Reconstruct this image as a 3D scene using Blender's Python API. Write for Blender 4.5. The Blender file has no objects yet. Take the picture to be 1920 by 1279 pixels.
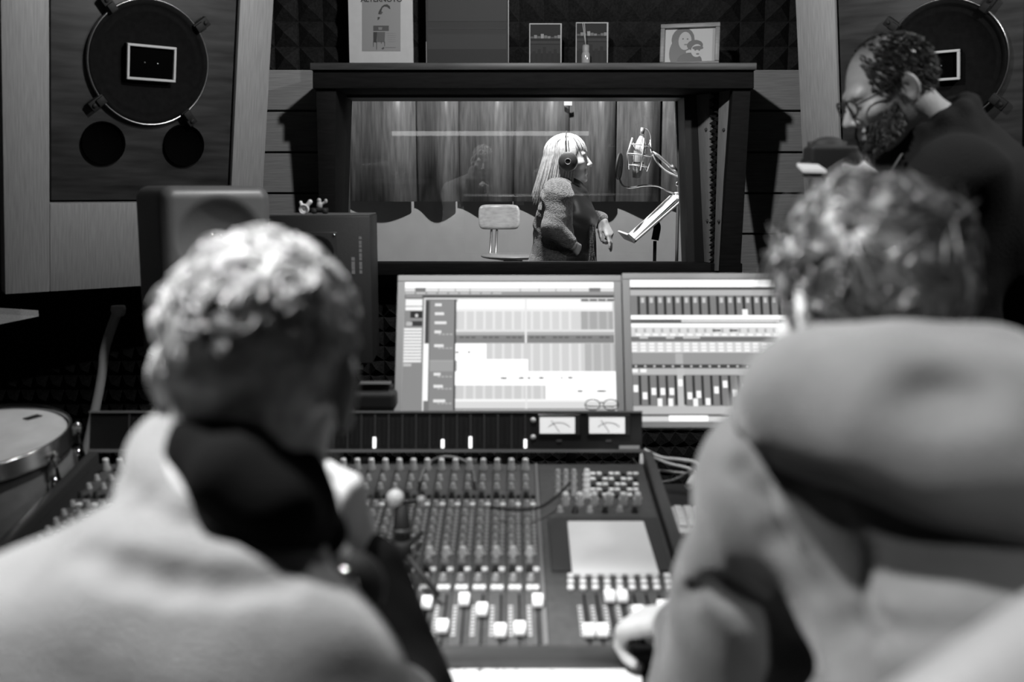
import bpy, bmesh, math, random
import numpy as np
from mathutils import Matrix, Vector, Euler

random.seed(7)
rng = np.random.default_rng(11)
SC = bpy.context.scene
COL = SC.collection
R = math.radians

# ------------------------------------------------------------------ camera
HC = 1.42
PITCH = math.atan(279.5 / 1920.0)
CT, ST = math.cos(PITCH), math.sin(PITCH)
cam_data = bpy.data.cameras.new('camera')
cam = bpy.data.objects.new('camera', cam_data)
COL.objects.link(cam)
cam.location = (0, 0, HC)
cam.rotation_euler = (R(90) - PITCH, 0, 0)
cam_data.sensor_width = 36.0
cam_data.lens = 36.0
cam_data.clip_start = 0.02
cam_data.dof.use_dof = True
cam_data.dof.focus_distance = 4.9
cam_data.dof.aperture_fstop = 2.8
SC.camera = cam

# ------------------------------------------------------------------ world and light
SC.view_settings.view_transform = 'Standard'
SC.view_settings.look = 'None'
SC.view_settings.gamma = 1.0
SC.view_settings.use_curve_mapping = False
SC.view_settings.exposure = 0.0
SC.cycles.max_bounces = 7
SC.cycles.diffuse_bounces = 3
SC.cycles.glossy_bounces = 4
SC.cycles.transmission_bounces = 4
SC.cycles.transparent_max_bounces = 10
SC.cycles.caustics_reflective = False
SC.cycles.caustics_refractive = False
SC.cycles.adaptive_threshold = 0.04
SC.cycles.sample_clamp_indirect = 5.0
world = bpy.data.worlds.new('world')
SC.world = world
world.use_nodes = True
world.node_tree.nodes['Background'].inputs[0].default_value = (1, 1, 1, 1)
world.node_tree.nodes['Background'].inputs[1].default_value = 0.006


def spot(name, loc, target, power, angle, blend=0.35, radius=0.035):
    d = bpy.data.lights.new(name, 'SPOT')
    d.energy = power
    d.spot_size = R(angle)
    d.spot_blend = blend
    d.shadow_soft_size = radius
    o = bpy.data.objects.new(name, d)
    COL.objects.link(o)
    o.location = loc
    o.rotation_euler = (Vector(target) - Vector(loc)).to_track_quat('-Z', 'Y').to_euler()
    return o


# ceiling spotlights of the control room (their housings are built further down)
LAMPS = [
    ('ceiling_spot_lamp', (-0.62, 0.93, 2.45), (-0.28, 0.78, 1.1), 340, 66),
    ('ceiling_spot_lamp', (0.42, -1.10, 2.40), (0.62, 0.85, 0.98), 135, 29),  # unseen, behind the camera; cone narrowed to brighten the hooded man alone
    ('ceiling_spot_lamp', (0.02, 2.50, 2.50), (-0.35, 4.0, 1.60), 62, 150),
    ('ceiling_spot_lamp', (0.02, 1.75, 2.50), (0.0, 1.85, 0.8), 72, 100),
    ('ceiling_spot_lamp', (1.68, 2.08, 2.50), (1.15, 3.8, 1.65), 62, 140),
]
for nm, lo, ta, po, an in LAMPS:
    spot(nm, lo, ta, po, an)
# spotlights of the vocal booth
BOOTH_LAMPS = [
    ('booth_spot_lamp', (0.22, 4.90, 2.50), (0.33, 5.08, 1.2), 80, 80),
    ('booth_spot_lamp', (0.15, 4.75, 2.50), (0.05, 6.5, 1.2), 175, 130),
]
for nm, lo, ta, po, an in BOOTH_LAMPS:
    spot(nm, lo, ta, po, an)

# ------------------------------------------------------------------ pixel helper (1920 x 1279 frame)


def ray(px, py):
    xc = (px - 960.0) / 1920.0
    yc = (639.5 - py) / 1920.0
    return Vector((xc, CT + yc * ST, -ST + yc * CT))


def W(px, py, Y):
    r = ray(px, py)
    return Vector((0, 0, HC)) + r * (Y / r.y)


def on_plane(px, py, o, n):
    r = ray(px, py)
    c = Vector((0, 0, HC))
    return c + r * ((o - c).dot(n) / r.dot(n))


# ------------------------------------------------------------------ materials
MATS = {}


def lin(v):
    v = v / 255.0
    return v / 12.92 if v <= 0.04045 else ((v + 0.055) / 1.055) ** 2.4


def mat(name, v, rough=0.6, metal=0.0, noise=0.0, nscale=40.0, stretch=(1, 1, 1), bump=0.0, bscale=None, sheen=0.0, spec=0.5, emit=0.0, detail=6.0, sss=0.0):
    """grey procedural material; v = linear albedo, noise = relative albedo variation"""
    if name in MATS:
        return MATS[name]
    m = bpy.data.materials.new(name)
    m.use_nodes = True
    nt = m.node_tree
    b = nt.nodes['Principled BSDF']
    b.inputs['Base Color'].default_value = (v, v, v, 1)
    b.inputs['Roughness'].default_value = rough
    b.inputs['Metallic'].default_value = metal
    b.inputs['Specular IOR Level'].default_value = spec
    if sheen:
        b.inputs['Sheen Weight'].default_value = sheen
        b.inputs['Sheen Roughness'].default_value = 0.4
    if sss:
        b.inputs['Subsurface Weight'].default_value = sss
        b.inputs['Subsurface Radius'].default_value = (0.008, 0.008, 0.008)
        b.inputs['Subsurface Scale'].default_value = 1.0
    if emit:
        b.inputs['Emission Color'].default_value = (1, 1, 1, 1)
        b.inputs['Emission Strength'].default_value = emit
    if noise or bump:
        tc = nt.nodes.new('ShaderNodeTexCoord')
        mp = nt.nodes.new('ShaderNodeMapping')
        mp.inputs['Scale'].default_value = stretch
        nt.links.new(tc.outputs['Object'], mp.inputs['Vector'])
        n = nt.nodes.new('ShaderNodeTexNoise')
        n.inputs['Scale'].default_value = nscale
        n.inputs['Detail'].default_value = detail
        nt.links.new(mp.outputs['Vector'], n.inputs['Vector'])
        if noise:
            mr = nt.nodes.new('ShaderNodeMapRange')
            mr.inputs['From Min'].default_value = 0.3
            mr.inputs['From Max'].default_value = 0.7
            mr.inputs['To Min'].default_value = v * (1 - noise)
            mr.inputs['To Max'].default_value = v * (1 + noise)
            nt.links.new(n.outputs['Fac'], mr.inputs['Value'])
            nt.links.new(mr.outputs['Result'], b.inputs['Base Color'])
        if bump:
            n2 = n
            if bscale:
                n2 = nt.nodes.new('ShaderNodeTexNoise')
                n2.inputs['Scale'].default_value = bscale
                n2.inputs['Detail'].default_value = 4
                nt.links.new(mp.outputs['Vector'], n2.inputs['Vector'])
            bp = nt.nodes.new('ShaderNodeBump')
            bp.inputs['Strength'].default_value = bump
            bp.inputs['Distance'].default_value = 0.01
            nt.links.new(n2.outputs['Fac'], bp.inputs['Height'])
            nt.links.new(bp.outputs['Normal'], b.inputs['Normal'])
    MATS[name] = m
    return m


def attr_mat(name, emit=0.0, rough=0.5):
    """flat print or screen: colour read from the 'print' face attribute"""
    if name in MATS:
        return MATS[name]
    m = bpy.data.materials.new(name)
    m.use_nodes = True
    nt = m.node_tree
    b = nt.nodes['Principled BSDF']
    b.inputs['Roughness'].default_value = rough
    a = nt.nodes.new('ShaderNodeAttribute')
    a.attribute_name = 'print'
    if emit:
        b.inputs['Base Color'].default_value = (0.01, 0.01, 0.01, 1)
        nt.links.new(a.outputs['Color'], b.inputs['Emission Color'])
        b.inputs['Emission Strength'].default_value = emit
    else:
        nt.links.new(a.outputs['Color'], b.inputs['Base Color'])
    MATS[name] = m
    return m


def glass_mat():
    m = bpy.data.materials.new('window_glass')
    m.use_nodes = True
    nt = m.node_tree
    nt.nodes.clear()
    out = nt.nodes.new('ShaderNodeOutputMaterial')
    tr = nt.nodes.new('ShaderNodeBsdfTransparent')
    tr.inputs[0].default_value = (0.97, 0.97, 0.97, 1)
    gl = nt.nodes.new('ShaderNodeBsdfGlossy')
    gl.inputs['Roughness'].default_value = 0.0
    mx = nt.nodes.new('ShaderNodeMixShader')
    fr = nt.nodes.new('ShaderNodeFresnel')
    fr.inputs['IOR'].default_value = 1.5
    nt.links.new(fr.outputs[0], mx.inputs[0])
    nt.links.new(tr.outputs[0], mx.inputs[1])
    nt.links.new(gl.outputs[0], mx.inputs[2])
    nt.links.new(mx.outputs[0], out.inputs[0])
    return m


M_black = mat('black_paint', 0.006, 0.55)
M_frame = mat('dark_stained_wood', 0.006, 0.8, spec=0.2, noise=0.4, nscale=14, stretch=(1, 8, 8), bump=0.05)
M_wood = mat('pale_birch_veneer', 0.30, 0.55, noise=0.16, nscale=16, stretch=(14, 14, 0.7), bump=0.03)
M_woodh = mat('pale_birch_board', 0.30, 0.55, noise=0.16, nscale=16, stretch=(0.7, 14, 14), bump=0.03)
M_baffle = mat('dark_walnut_veneer', 0.036, 0.5, noise=0.55, nscale=7, stretch=(0.6, 1, 4.5), detail=3)
M_boothwood = mat('booth_plywood', 0.20, 0.36, noise=0.35, nscale=9, stretch=(6, 6, 0.6), detail=4)
M_foam = mat('charcoal_foam', 0.020, 0.95, noise=0.35, nscale=90, bump=0.3, spec=0.15)
M_wall = mat('grey_wall_paint', 0.10, 0.8, noise=0.1, nscale=20)
M_boothwall = mat('booth_wall_paint', 0.42, 0.7, noise=0.05, nscale=8)
M_floor = mat('dark_floor_carpet', 0.03, 0.9, noise=0.4, nscale=120, bump=0.3)
M_ceil = mat('ceiling_paint', 0.10, 0.9, noise=0.05, nscale=20)
M_chrome = mat('chrome', 0.75, 0.16, 1.0)
M_steel = mat('brushed_steel', 0.5, 0.35, 1.0, bump=0.02, nscale=200)
M_rubber = mat('black_rubber', 0.008, 0.7)
M_cone = mat('speaker_cone_paper', 0.006, 0.9, noise=0.3, nscale=60, spec=0.15)
M_hole = mat('port_interior', 0.001, 0.95, spec=0.05)
M_white = mat('white_plastic', 0.75, 0.4)
M_paper = mat('white_paper', 0.72, 0.7, noise=0.03, nscale=10)
M_nearfield = mat('grey_speaker_lacquer', 0.088, 0.42, noise=0.08, nscale=300, bump=0.03)
M_blackbox = mat('black_vinyl', 0.016, 0.5, noise=0.2, nscale=200, bump=0.05)
M_alu = mat('anodised_aluminium', 0.62, 0.38, 0.35)
M_console = mat('console_grey_metal', 0.055, 0.5, noise=0.15, nscale=60)
M_console2 = mat('console_dark_metal', 0.022, 0.5)
M_knob_grey = mat('knob_grey_plastic', 0.36, 0.4)
M_knob_light = mat('knob_light_plastic', 0.7, 0.35)
M_knob_dark = mat('knob_dark_plastic', 0.02, 0.4)
M_button = mat('button_light_plastic', 0.85, 0.45)
M_led = mat('lit_led', 0.8, 0.4, emit=1.6)
M_vu = mat('lit_meter_face', 0.8, 0.4, emit=0.5)
M_cable = mat('white_cable', 0.6, 0.5)
M_cableg = mat('grey_cable', 0.16, 0.5)
M_skin = mat('skin', 0.39, 0.5, noise=0.08, nscale=60, bump=0.06, bscale=160)
M_glass = glass_mat()
M_print = attr_mat('printed_paper', 0.0, 0.45)
M_screen = attr_mat('lit_screen', 1.0, 0.3)


# ------------------------------------------------------------------ mesh builder
class MB:
    def __init__(self):
        self.v, self.f, self.c, self.s = [], [], [], []

    def poly(self, pts, col=None, smooth=False):
        b = len(self.v)
        self.v += [tuple(p) for p in pts]
        self.f.append(tuple(range(b, b + len(pts))))
        self.c.append(col)
        self.s.append(smooth)

    def box(self, c, s, M=None, col=None):
        x, y, z = s[0] / 2, s[1] / 2, s[2] / 2
        P = [Vector((sx * x + c[0], sy * y + c[1], sz * z + c[2])) for sz in (-1, 1) for sy in (-1, 1) for sx in (-1, 1)]
        if M is not None:
            P = [M @ p for p in P]
        self.hexa(P, col)
        return self

    def hexa(self, P, col=None):
        """8 points, index = x + 2y + 4z"""
        b = len(self.v)
        self.v += [tuple(p) for p in P]
        for q in ((0, 2, 3, 1), (4, 5, 7, 6), (0, 1, 5, 4), (2, 6, 7, 3), (0, 4, 6, 2), (1, 3, 7, 5)):
            self.f.append(tuple(b + i for i in q))
            self.c.append(col)
            self.s.append(False)
        return self

    def prism(self, pts, d, col=None):
        """polygon pts extruded by vector d"""
        n = len(pts)
        b = len(self.v)
        self.v += [tuple(p) for p in pts] + [tuple(Vector(p) + Vector(d)) for p in pts]
        fs = [tuple(range(b + n - 1, b - 1, -1)), tuple(range(b + n, b + 2 * n))]
        for i in range(n):
            j = (i + 1) % n
            fs.append((b + i, b + j, b + n + j, b + n + i))
        for f in fs:
            self.f.append(f)
            self.c.append(col)
            self.s.append(False)
        return self

    def tube(self, pts, rad, n=8, caps=True, smooth=True, flat=None):
        pts = [Vector(p) for p in pts]
        if not hasattr(rad, '__len__'):
            rad = [rad] * len(pts)
        b = len(self.v)
        ref = Vector((0, 0, 1))
        t0 = (pts[1] - pts[0]).normalized()
        if abs(t0.dot(ref)) > 0.9:
            ref = Vector((1, 0, 0))
        a = t0.cross(ref).normalized()
        for i, p in enumerate(pts):
            t = (pts[min(i + 1, len(pts) - 1)] - pts[max(i - 1, 0)]).normalized()
            a = (a - t * a.dot(t)).normalized()
            c = t.cross(a)
            for k in range(n):
                an = 2 * math.pi * k / n
                self.v.append(tuple(p + (a * math.cos(an) + c * math.sin(an) * (flat or 1.0)) * rad[i]))
        for i in range(len(pts) - 1):
            for k in range(n):
                k2 = (k + 1) % n
                self.f.append((b + i * n + k, b + i * n + k2, b + (i + 1) * n + k2, b + (i + 1) * n + k))
                self.c.append(None)
                self.s.append(smooth)
        if caps:
            self.f.append(tuple(b + k for k in range(n - 1, -1, -1)))
            self.f.append(tuple(b + (len(pts) - 1) * n + k for k in range(n)))
            self.c += [None, None]
            self.s += [False, False]
        return self

    def lathe(self, prof, M=None, n=24, smooth=True, close=False, arc=2 * math.pi):
        """prof = [(radius, height)]; axis = local +Z"""
        b = len(self.v)
        full = abs(arc - 2 * math.pi) < 1e-6
        m = n if full else n + 1
        for (r, h) in prof:
            for k in range(m):
                an = arc * k / n
                p = Vector((r * math.cos(an), r * math.sin(an), h))
                self.v.append(tuple(M @ p if M is not None else p))
        L = len(prof)
        for i in range(L - 1 + (1 if close else 0)):
            i2 = (i + 1) % L
            for k in range(n):
                k2 = (k + 1) % m
                self.f.append((b + i * m + k, b + i * m + k2, b + i2 * m + k2, b + i2 * m + k))
                self.c.append(None)
                self.s.append(smooth)
        return self

    def ball(self, c, r, n=12, M=None):
        r = r if hasattr(r, '__len__') else (r, r, r)
        T = Matrix.Translation(c) @ Matrix.Diagonal((r[0], r[1], r[2], 1))
        if M is not None:
            T = M @ T
        prof = [(max(1e-4, math.sin(math.pi * i / n)), -math.cos(math.pi * i / n)) for i in range(n + 1)]
        return self.lathe(prof, T, n * 2)

    def mesh(self, name):
        me = bpy.data.meshes.new(name)
        me.from_pydata(self.v, [], self.f)
        me.polygons.foreach_set('use_smooth', self.s)
        if any(c is not None for c in self.c):
            at = me.attributes.new('print', 'FLOAT_COLOR', 'FACE')
            arr = []
            for c in self.c:
                c = 0.5 if c is None else c
                arr += [c, c, c, 1]
            at.data.foreach_set('color', arr)
        me.update()
        return me

    def build(self, name, m, parent=None, bevel=0.0, bseg=2, auto=None):
        o = bpy.data.objects.new(name, self.mesh(name))
        o.data.materials.append(m)
        COL.objects.link(o)
        if parent is not None:
            o.parent = parent
        if bevel:
            bm = bmesh.new()
            bm.from_mesh(o.data)
            bmesh.ops.remove_doubles(bm, verts=bm.verts, dist=1e-5)
            ed = [e for e in bm.edges if len(e.link_faces) == 2 and e.calc_face_angle(0) > R(40)]
            bmesh.ops.bevel(bm, geom=ed, offset=bevel, segments=bseg, affect='EDGES', profile=0.5)
            if bseg > 1:
                for f in bm.faces:
                    f.smooth = True
            bm.to_mesh(o.data)
            bm.free()
            if bseg > 1:
                o.data.set_sharp_from_angle(angle=R(35))
        return o


def empty(name, loc=(0, 0, 0), label=None, cat=None, group=None, kind=None, rot=None):
    o = bpy.data.objects.new(name, None)
    o.empty_display_size = 0.1
    COL.objects.link(o)
    o.location = loc
    if rot is not None:
        o.rotation_euler = rot
    return tag(o, label, cat, group, kind)


def tag(o, label=None, cat=None, group=None, kind=None):
    if label:
        o['label'] = label
    if cat:
        o['category'] = cat
    if group:
        o['group'] = group
    if kind:
        o['kind'] = kind
    return o


def share(o, parent, name=None, M=None):
    """a copy of a mesh object, sharing its mesh data"""
    c = o.copy()
    COL.objects.link(c)
    c.parent = parent
    if name:
        c.name = name
    if M is not None:
        c.matrix_local = M
    return c


def basis(o, x, y, z):
    return Matrix(((x[0], y[0], z[0], o[0]), (x[1], y[1], z[1], o[1]), (x[2], y[2], z[2], o[2]), (0, 0, 0, 1)))


def text_mesh(name, body, size, M, m, parent, weight=0.0):
    cu = bpy.data.curves.new(name, 'FONT')
    cu.body = body
    cu.size = size
    cu.extrude = 0.0004
    cu.offset = weight
    cu.align_x = 'CENTER'
    t = bpy.data.objects.new(name, cu)
    COL.objects.link(t)
    bpy.context.view_layer.update()
    me = bpy.data.meshes.new_from_object(t.evaluated_get(bpy.context.evaluated_depsgraph_get()))
    bpy.data.objects.remove(t)
    o = bpy.data.objects.new(name, me)
    me.materials.clear()
    me.materials.append(m)
    COL.objects.link(o)
    o.parent = parent
    o.matrix_local = M
    return o


def wm(o):
    m = o.matrix_basis.copy()
    p = o.parent
    if p is not None:
        m = wm(p) @ o.matrix_parent_inverse @ m
    return m


def wbuild(mb, name, m, parent, **k):
    """mesh written in world coordinates, hung under a parent that is not at the origin"""
    o = mb.build(name, m, parent, **k)
    if parent is not None:
        o.matrix_parent_inverse = wm(parent).inverted()
    return o


# ================================================================== ROOM SHELL
X0, X1, Y0, YW, ZC = -2.7, 2.9, -1.7, 4.34, 2.72
WT = 0.12
BX0, BX1, BY1 = -1.9, 2.2, 6.60

tag(MB().box(((X0 + X1) / 2, (Y0 + BY1) / 2, -0.05), (X1 - X0 + 0.4, BY1 - Y0 + 0.4, 0.1)).build('floor', M_floor), kind='structure')
tag(MB().box(((X0 + X1) / 2, (Y0 + BY1) / 2, ZC + 0.05), (X1 - X0 + 0.4, BY1 - Y0 + 0.4, 0.1)).build('ceiling', M_ceil), kind='structure')
tag(MB().box((X0 - 0.05, (Y0 + YW) / 2, ZC / 2), (0.1, YW - Y0, ZC)).build('wall_left', M_wall), kind='structure')
tag(MB().box((X1 + 0.05, (Y0 + YW) / 2, ZC / 2), (0.1, YW - Y0, ZC)).build('wall_right', M_wall), kind='structure')
tag(MB().box(((X0 + X1) / 2, Y0 - 0.05, ZC / 2), (X1 - X0, 0.1, ZC)).build('wall_rear', M_wall), kind='structure')

# front wall with the opening of the control room window
WZ0 = W(960, 503, YW).z
WZ1 = W(960, 150, YW).z
WX0 = W(622, 300, YW).x
WX1 = W(1362, 300, YW).x
mb = MB()
yc = YW + WT / 2
mb.box(((X0 + WX0) / 2, yc, ZC / 2), (WX0 - X0, WT, ZC))
mb.box(((X1 + WX1) / 2, yc, ZC / 2), (X1 - WX1, WT, ZC))
mb.box(((WX0 + WX1) / 2, yc, WZ0 / 2), (WX1 - WX0, WT, WZ0))
mb.box(((WX0 + WX1) / 2, yc, (ZC + WZ1) / 2), (WX1 - WX0, WT, ZC - WZ1))
wall_front = tag(mb.build('wall_front', M_wall), kind='structure')

# booth shell
booth_back = tag(MB().box(((BX0 + BX1) / 2, BY1 + 0.05, ZC / 2), (BX1 - BX0, 0.1, ZC)).build('wall_booth_back', M_boothwall), kind='structure')
tag(MB().box((BX0 - 0.05, (YW + WT + BY1) / 2, ZC / 2), (0.1, BY1 - YW - WT, ZC)).build('wall_booth_left', M_boothwall), kind='structure')
tag(MB().box((BX1 + 0.05, (YW + WT + BY1) / 2, ZC / 2), (0.1, BY1 - YW - WT, ZC)).build('wall_booth_right', M_boothwall), kind='structure')


# acoustic foam tiles on the front wall
def foam_mesh(size, n, h):
    mb = MB()
    s = size / n
    mb.box((0, 0.01, 0), (size - 0.004, 0.02, size - 0.004))
    for i in range(n):
        for j in range(n):
            x0, z0 = -size / 2 + i * s, -size / 2 + j * s
            a = [(x0, 0, z0), (x0 + s, 0, z0), (x0 + s, 0, z0 + s), (x0, 0, z0 + s)]
            t = (x0 + s / 2, -h, z0 + s / 2)
            for k in range(4):
                mb.poly([a[k], a[(k + 1) % 4], t])
    return mb


ZS = W(960, 123, 4.0).z           # top of the shelf over the window
big = foam_mesh(0.5, 5, 0.055).mesh('foam_tile')
small = foam_mesh(0.5, 8, 0.045).mesh('foam_tile')
big.materials.append(M_foam)
small.materials.append(M_foam)


def foam(me, x, z, s=1.0):
    o = bpy.data.objects.new('foam_tile', me)
    COL.objects.link(o)
    o.parent = wall_front
    o.location = (x, YW - 0.021, z)
    return o


for i in range(6):
    for j in range(1):
        foam(big, -1.22 + 0.5 * i, ZS + 0.262 + 0.5 * j)
for i in range(10):
    for j in range(2):
        foam(small, -2.42 + 0.5 * i, WZ0 - 0.33 - 0.5 * j)
for j in range(3):
    foam(small, -2.42, WZ0 + 0.17 + 0.5 * j)

# wooden planks on both sides of the window
plank_l = MB().box((0, 0, 0), (0.42, 0.03, 0.160)).build('plank', M_woodh, wall_front, bevel=0.002, bseg=1)
plank_l.location = (W(560, 180, YW).x - 0.12, YW - 0.02, 0)
zl = [W(560, y, YW).z for y in (131, 228, 310, 383)]
zl = [zl[0] - 0.168 * k for k in range(7)]
first = True
for k in range(6):
    zc = (zl[k] + zl[k + 1]) / 2
    for sx in (0, 1):
        o = plank_l if first else share(plank_l, wall_front)
        first = False
        o.location = ((W(575, 180, YW).x - 0.14) if sx == 0 else (W(1405, 180, YW).x + 0.14), YW - 0.02, zc)

# ================================================================== WINDOW
win = empty('window_1', ((WX0 + WX1) / 2, YW, WZ0), kind='structure')


def slab(front, back):
    """hexa from two quads given as (bl, br, tl, tr)"""
    return MB().hexa([front[0], front[1], back[0], back[1], front[2], front[3], back[2], back[3]])


YF = 3.93
YB = 4.05
YI = 4.20
wbuild(slab((W(586, 166, YF), W(1414, 166, YF), W(586, 131, YF), W(1414, 131, YF)),
            (Vector((W(586, 166, YF).x, YW, W(960, 166, YF).z)), Vector((W(1414, 166, YF).x, YW, W(960, 166, YF).z)),
             Vector((W(586, 166, YF).x, YW, W(960, 131, YF).z)), Vector((W(1414, 166, YF).x, YW, W(960, 131, YF).z)))), 'lintel', M_frame, win, bevel=0.004)


def xy(v, y):
    return Vector((v.x, y, v.z))


def post(pts, yt, yb, yback, name, m):
    # pts: top-left, top-right, bottom-left, bottom-right pixels
    tl, tr, bl, br = W(*pts[0], yt), W(*pts[1], yt), W(*pts[2], yb), W(*pts[3], yb)
    return wbuild(slab((bl, br, tl, tr), (xy(bl, yback), xy(br, yback), xy(tl, yback), xy(tr, yback))), name, m, win, bevel=0.003)


post([(592, 166), (630, 166), (601, 512), (627, 512)], YF + 0.02, YB, YW + 0.01, 'post', M_frame)
post([(1374, 166), (1408, 166), (1348, 512), (1388, 512)], YF + 0.02, YB, YW + 0.01, 'post', M_frame)
wbuild(slab((W(598, 516, 4.1), W(1392, 516, 4.1), W(598, 494, 4.1), W(1392, 494, 4.1)),
            tuple(xy(W(p, q, 4.1), YI) for p, q in ((598, 516), (1392, 516), (598, 494), (1392, 494)))), 'sill', M_frame, win, bevel=0.003)
# inner black frame that carries the glass
for pts in ([(618, 150), (641, 150), (618, 500), (641, 500)], [(1282, 150), (1305, 150), (1291, 500), (1321, 500)]):
    tl, tr, bl, br = [W(*p, YI) for p in pts]
    wbuild(slab((bl, br, tl, tr), tuple(xy(v, YI + 0.17) for v in (bl, br, tl, tr))), 'glazing_frame', M_black, win)
for pts in ([(618, 150), (1310, 150), (618, 183), (1310, 183)], [(618, 495), (1321, 495), (618, 510), (1321, 510)]):
    tl, tr, bl, br = [W(*p, YI) for p in pts]
    wbuild(slab((bl, br, tl, tr), tuple(xy(v, YI + 0.17) for v in (bl, br, tl, tr))), 'glazing_frame', M_black, win)
# pale frame of the booth-side pane
for pts in ([(641, 183), (655, 183), (641, 500), (655, 500)], [(1266, 183), (1284, 183), (1280, 500), (1293, 500)], [(641, 181), (1284, 181), (641, 187), (1284, 187)]):
    tl, tr, bl, br = [W(*p, YI + 0.175) for p in pts]
    wbuild(slab((bl, br, tl, tr), tuple(xy(v, YI + 0.20) for v in (bl, br, tl, tr))), 'pane_trim', mat('pale_frame_paint', 0.22, 0.5), win)
# panes: front pane leans its top towards the control room
TILT = 0.055


def pane(ymid, tilt, name):
    pts = []
    for px, py in ((634, 504), (1318, 504), (634, 168), (1318, 168)):
        v = W(px, py, ymid)
        pts.append(Vector((v.x, ymid - (v.z - 1.65) * tilt, v.z)))
    d = Vector((0, 0.006, 0))
    return wbuild(slab(tuple(pts), tuple(p + d for p in pts)), name, M_glass, win)


pane(YI + 0.025, TILT, 'pane')
# splayed right reveal: board, strip of foam, board
A = [W(1305, 166, YI), W(1321, 508, YI)]
B = [W(1376, 166, YF + 0.05), W(1349, 508, YB)]


def rv(t, k):
    return A[k].lerp(B[k], t)


off = Vector((0.035, 0.02, 0))
for t0, t1 in ((0.0, 0.36), (0.62, 1.0)):
    f = (rv(t0, 1), rv(t1, 1), rv(t0, 0), rv(t1, 0))
    wbuild(slab(f, tuple(p + off for p in f)), 'reveal_board', M_wood, win, bevel=0.002)
mb = MB()
f = (rv(0.36, 1), rv(0.62, 1), rv(0.36, 0), rv(0.62, 0))
f2 = tuple(p + off * 0.7 for p in f)
mb.hexa([f2[0], f2[1], f2[0] + off, f2[1] + off, f2[2], f2[3], f2[2] + off, f2[3] + off])
NB = 24
nrm = -Vector((0.35, 0.07, 0)).normalized()
for i in range(NB):
    a, b = i / NB, (i + 1) / NB
    for c0, c1 in ((0.36, 0.49), (0.49, 0.62)):
        sh = 0.5 / NB if c0 > 0.4 else 0
        a2, b2 = min(a + sh, 1), min(b + sh, 1)
        q = [rv(c0, 1).lerp(rv(c0, 0), a2), rv(c1, 1).lerp(rv(c1, 0), a2), rv(c1, 1).lerp(rv(c1, 0), b2), rv(c0, 1).lerp(rv(c0, 0), b2)]
        q = [p + off * 0.7 for p in q]
        top = (q[0] + q[1] + q[2] + q[3]) / 4 - off * 1.0
        for k in range(4):
            mb.poly([q[k], q[(k + 1) % 4], top])
wbuild(mb, 'foam_strip', M_foam, win)
# screws of the reveal boards
for (t, zf) in ((0.26, 0.78), (0.80, 0.78), (0.26, 0.28), (0.80, 0.28)):
    p = rv(t, 1).lerp(rv(t, 0), zf)
    wbuild(MB().ball(p, 0.007, 6), 'screw', M_console, win)

# shelf over the window
shelf = tag(wbuild(MB().box((W(1000, 125, YF).x, (YF - 0.02 + YW) / 2, ZS - 0.013), (W(1418, 125, YF).x - W(584, 125, YF).x, YW - YF + 0.02, 0.026)), 'shelf', mat('shelf_wood', 0.05, 0.45, noise=0.3, nscale=10, stretch=(1, 9, 9)), None, bevel=0.003),
            'dark wooden shelf running along the top of the studio window', 'shelf')

# ================================================================== MAIN SPEAKERS (soffit mounted)


def axes(alpha, t):
    ca, sa, ct, st = math.cos(alpha), math.sin(alpha), math.cos(t), math.sin(t)
    return Vector((ca, sa, 0)), Vector((sa * ct, -ca * ct, -st)), Vector((st * sa, -st * ca, ct))


def ucoord(px, py, O, ax):
    p = on_plane(px, py, O, ax[1]) - O
    return p.dot(ax[0]), p.dot(ax[2])


FACE = Matrix.Rotation(R(90), 4, 'X')      # lathe axis +Z -> local -Y (towards the room)


def main_speaker(O, alpha, t, ax_dims, label, mirror):
    ax = axes(alpha, t)
    sp = empty('main_speaker', (0, 0, 0), label, 'loudspeaker', 'big soffit speakers flanking the window')
    sp.matrix_basis = basis(O, ax[0], -ax[1], ax[2])
    lo, li, ri, ro, bi, bo, ti, to = ax_dims
    th = 0.045
    D = 0.5
    carc = MB()
    carc.box(((lo + ro) / 2, th + D / 2, (bo + to) / 2), (ro - lo - 0.02, D, to - bo - 0.02))
    carc.build('carcass', M_black, sp)
    MB().box(((lo + li) / 2, th / 2, (bo + to) / 2), (li - lo, th, to - bo)).build('stile', M_wood, sp, bevel=0.003)
    MB().box(((ri + ro) / 2, th / 2, (bo + to) / 2), (ro - ri, th, to - bo)).build('stile', M_wood, sp, bevel=0.003)
    MB().box(((li + ri) / 2, th / 2, (bi + bo) / 2), (ri - li, th, bi - bo)).build('rail', M_wood, sp, bevel=0.003)
    MB().box(((li + ri) / 2, th / 2, (ti + to) / 2), (ri - li, th, to - ti)).build('rail', M_wood, sp, bevel=0.003)
    g = 0.008
    MB().box(((li + ri) / 2, 0.012 + 0.012, (bi + ti) / 2), (ri - li - 2 * g, 0.024, ti - bi - 2 * g)).build('baffle', M_baffle, sp, bevel=0.002)
    return sp, ax


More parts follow.
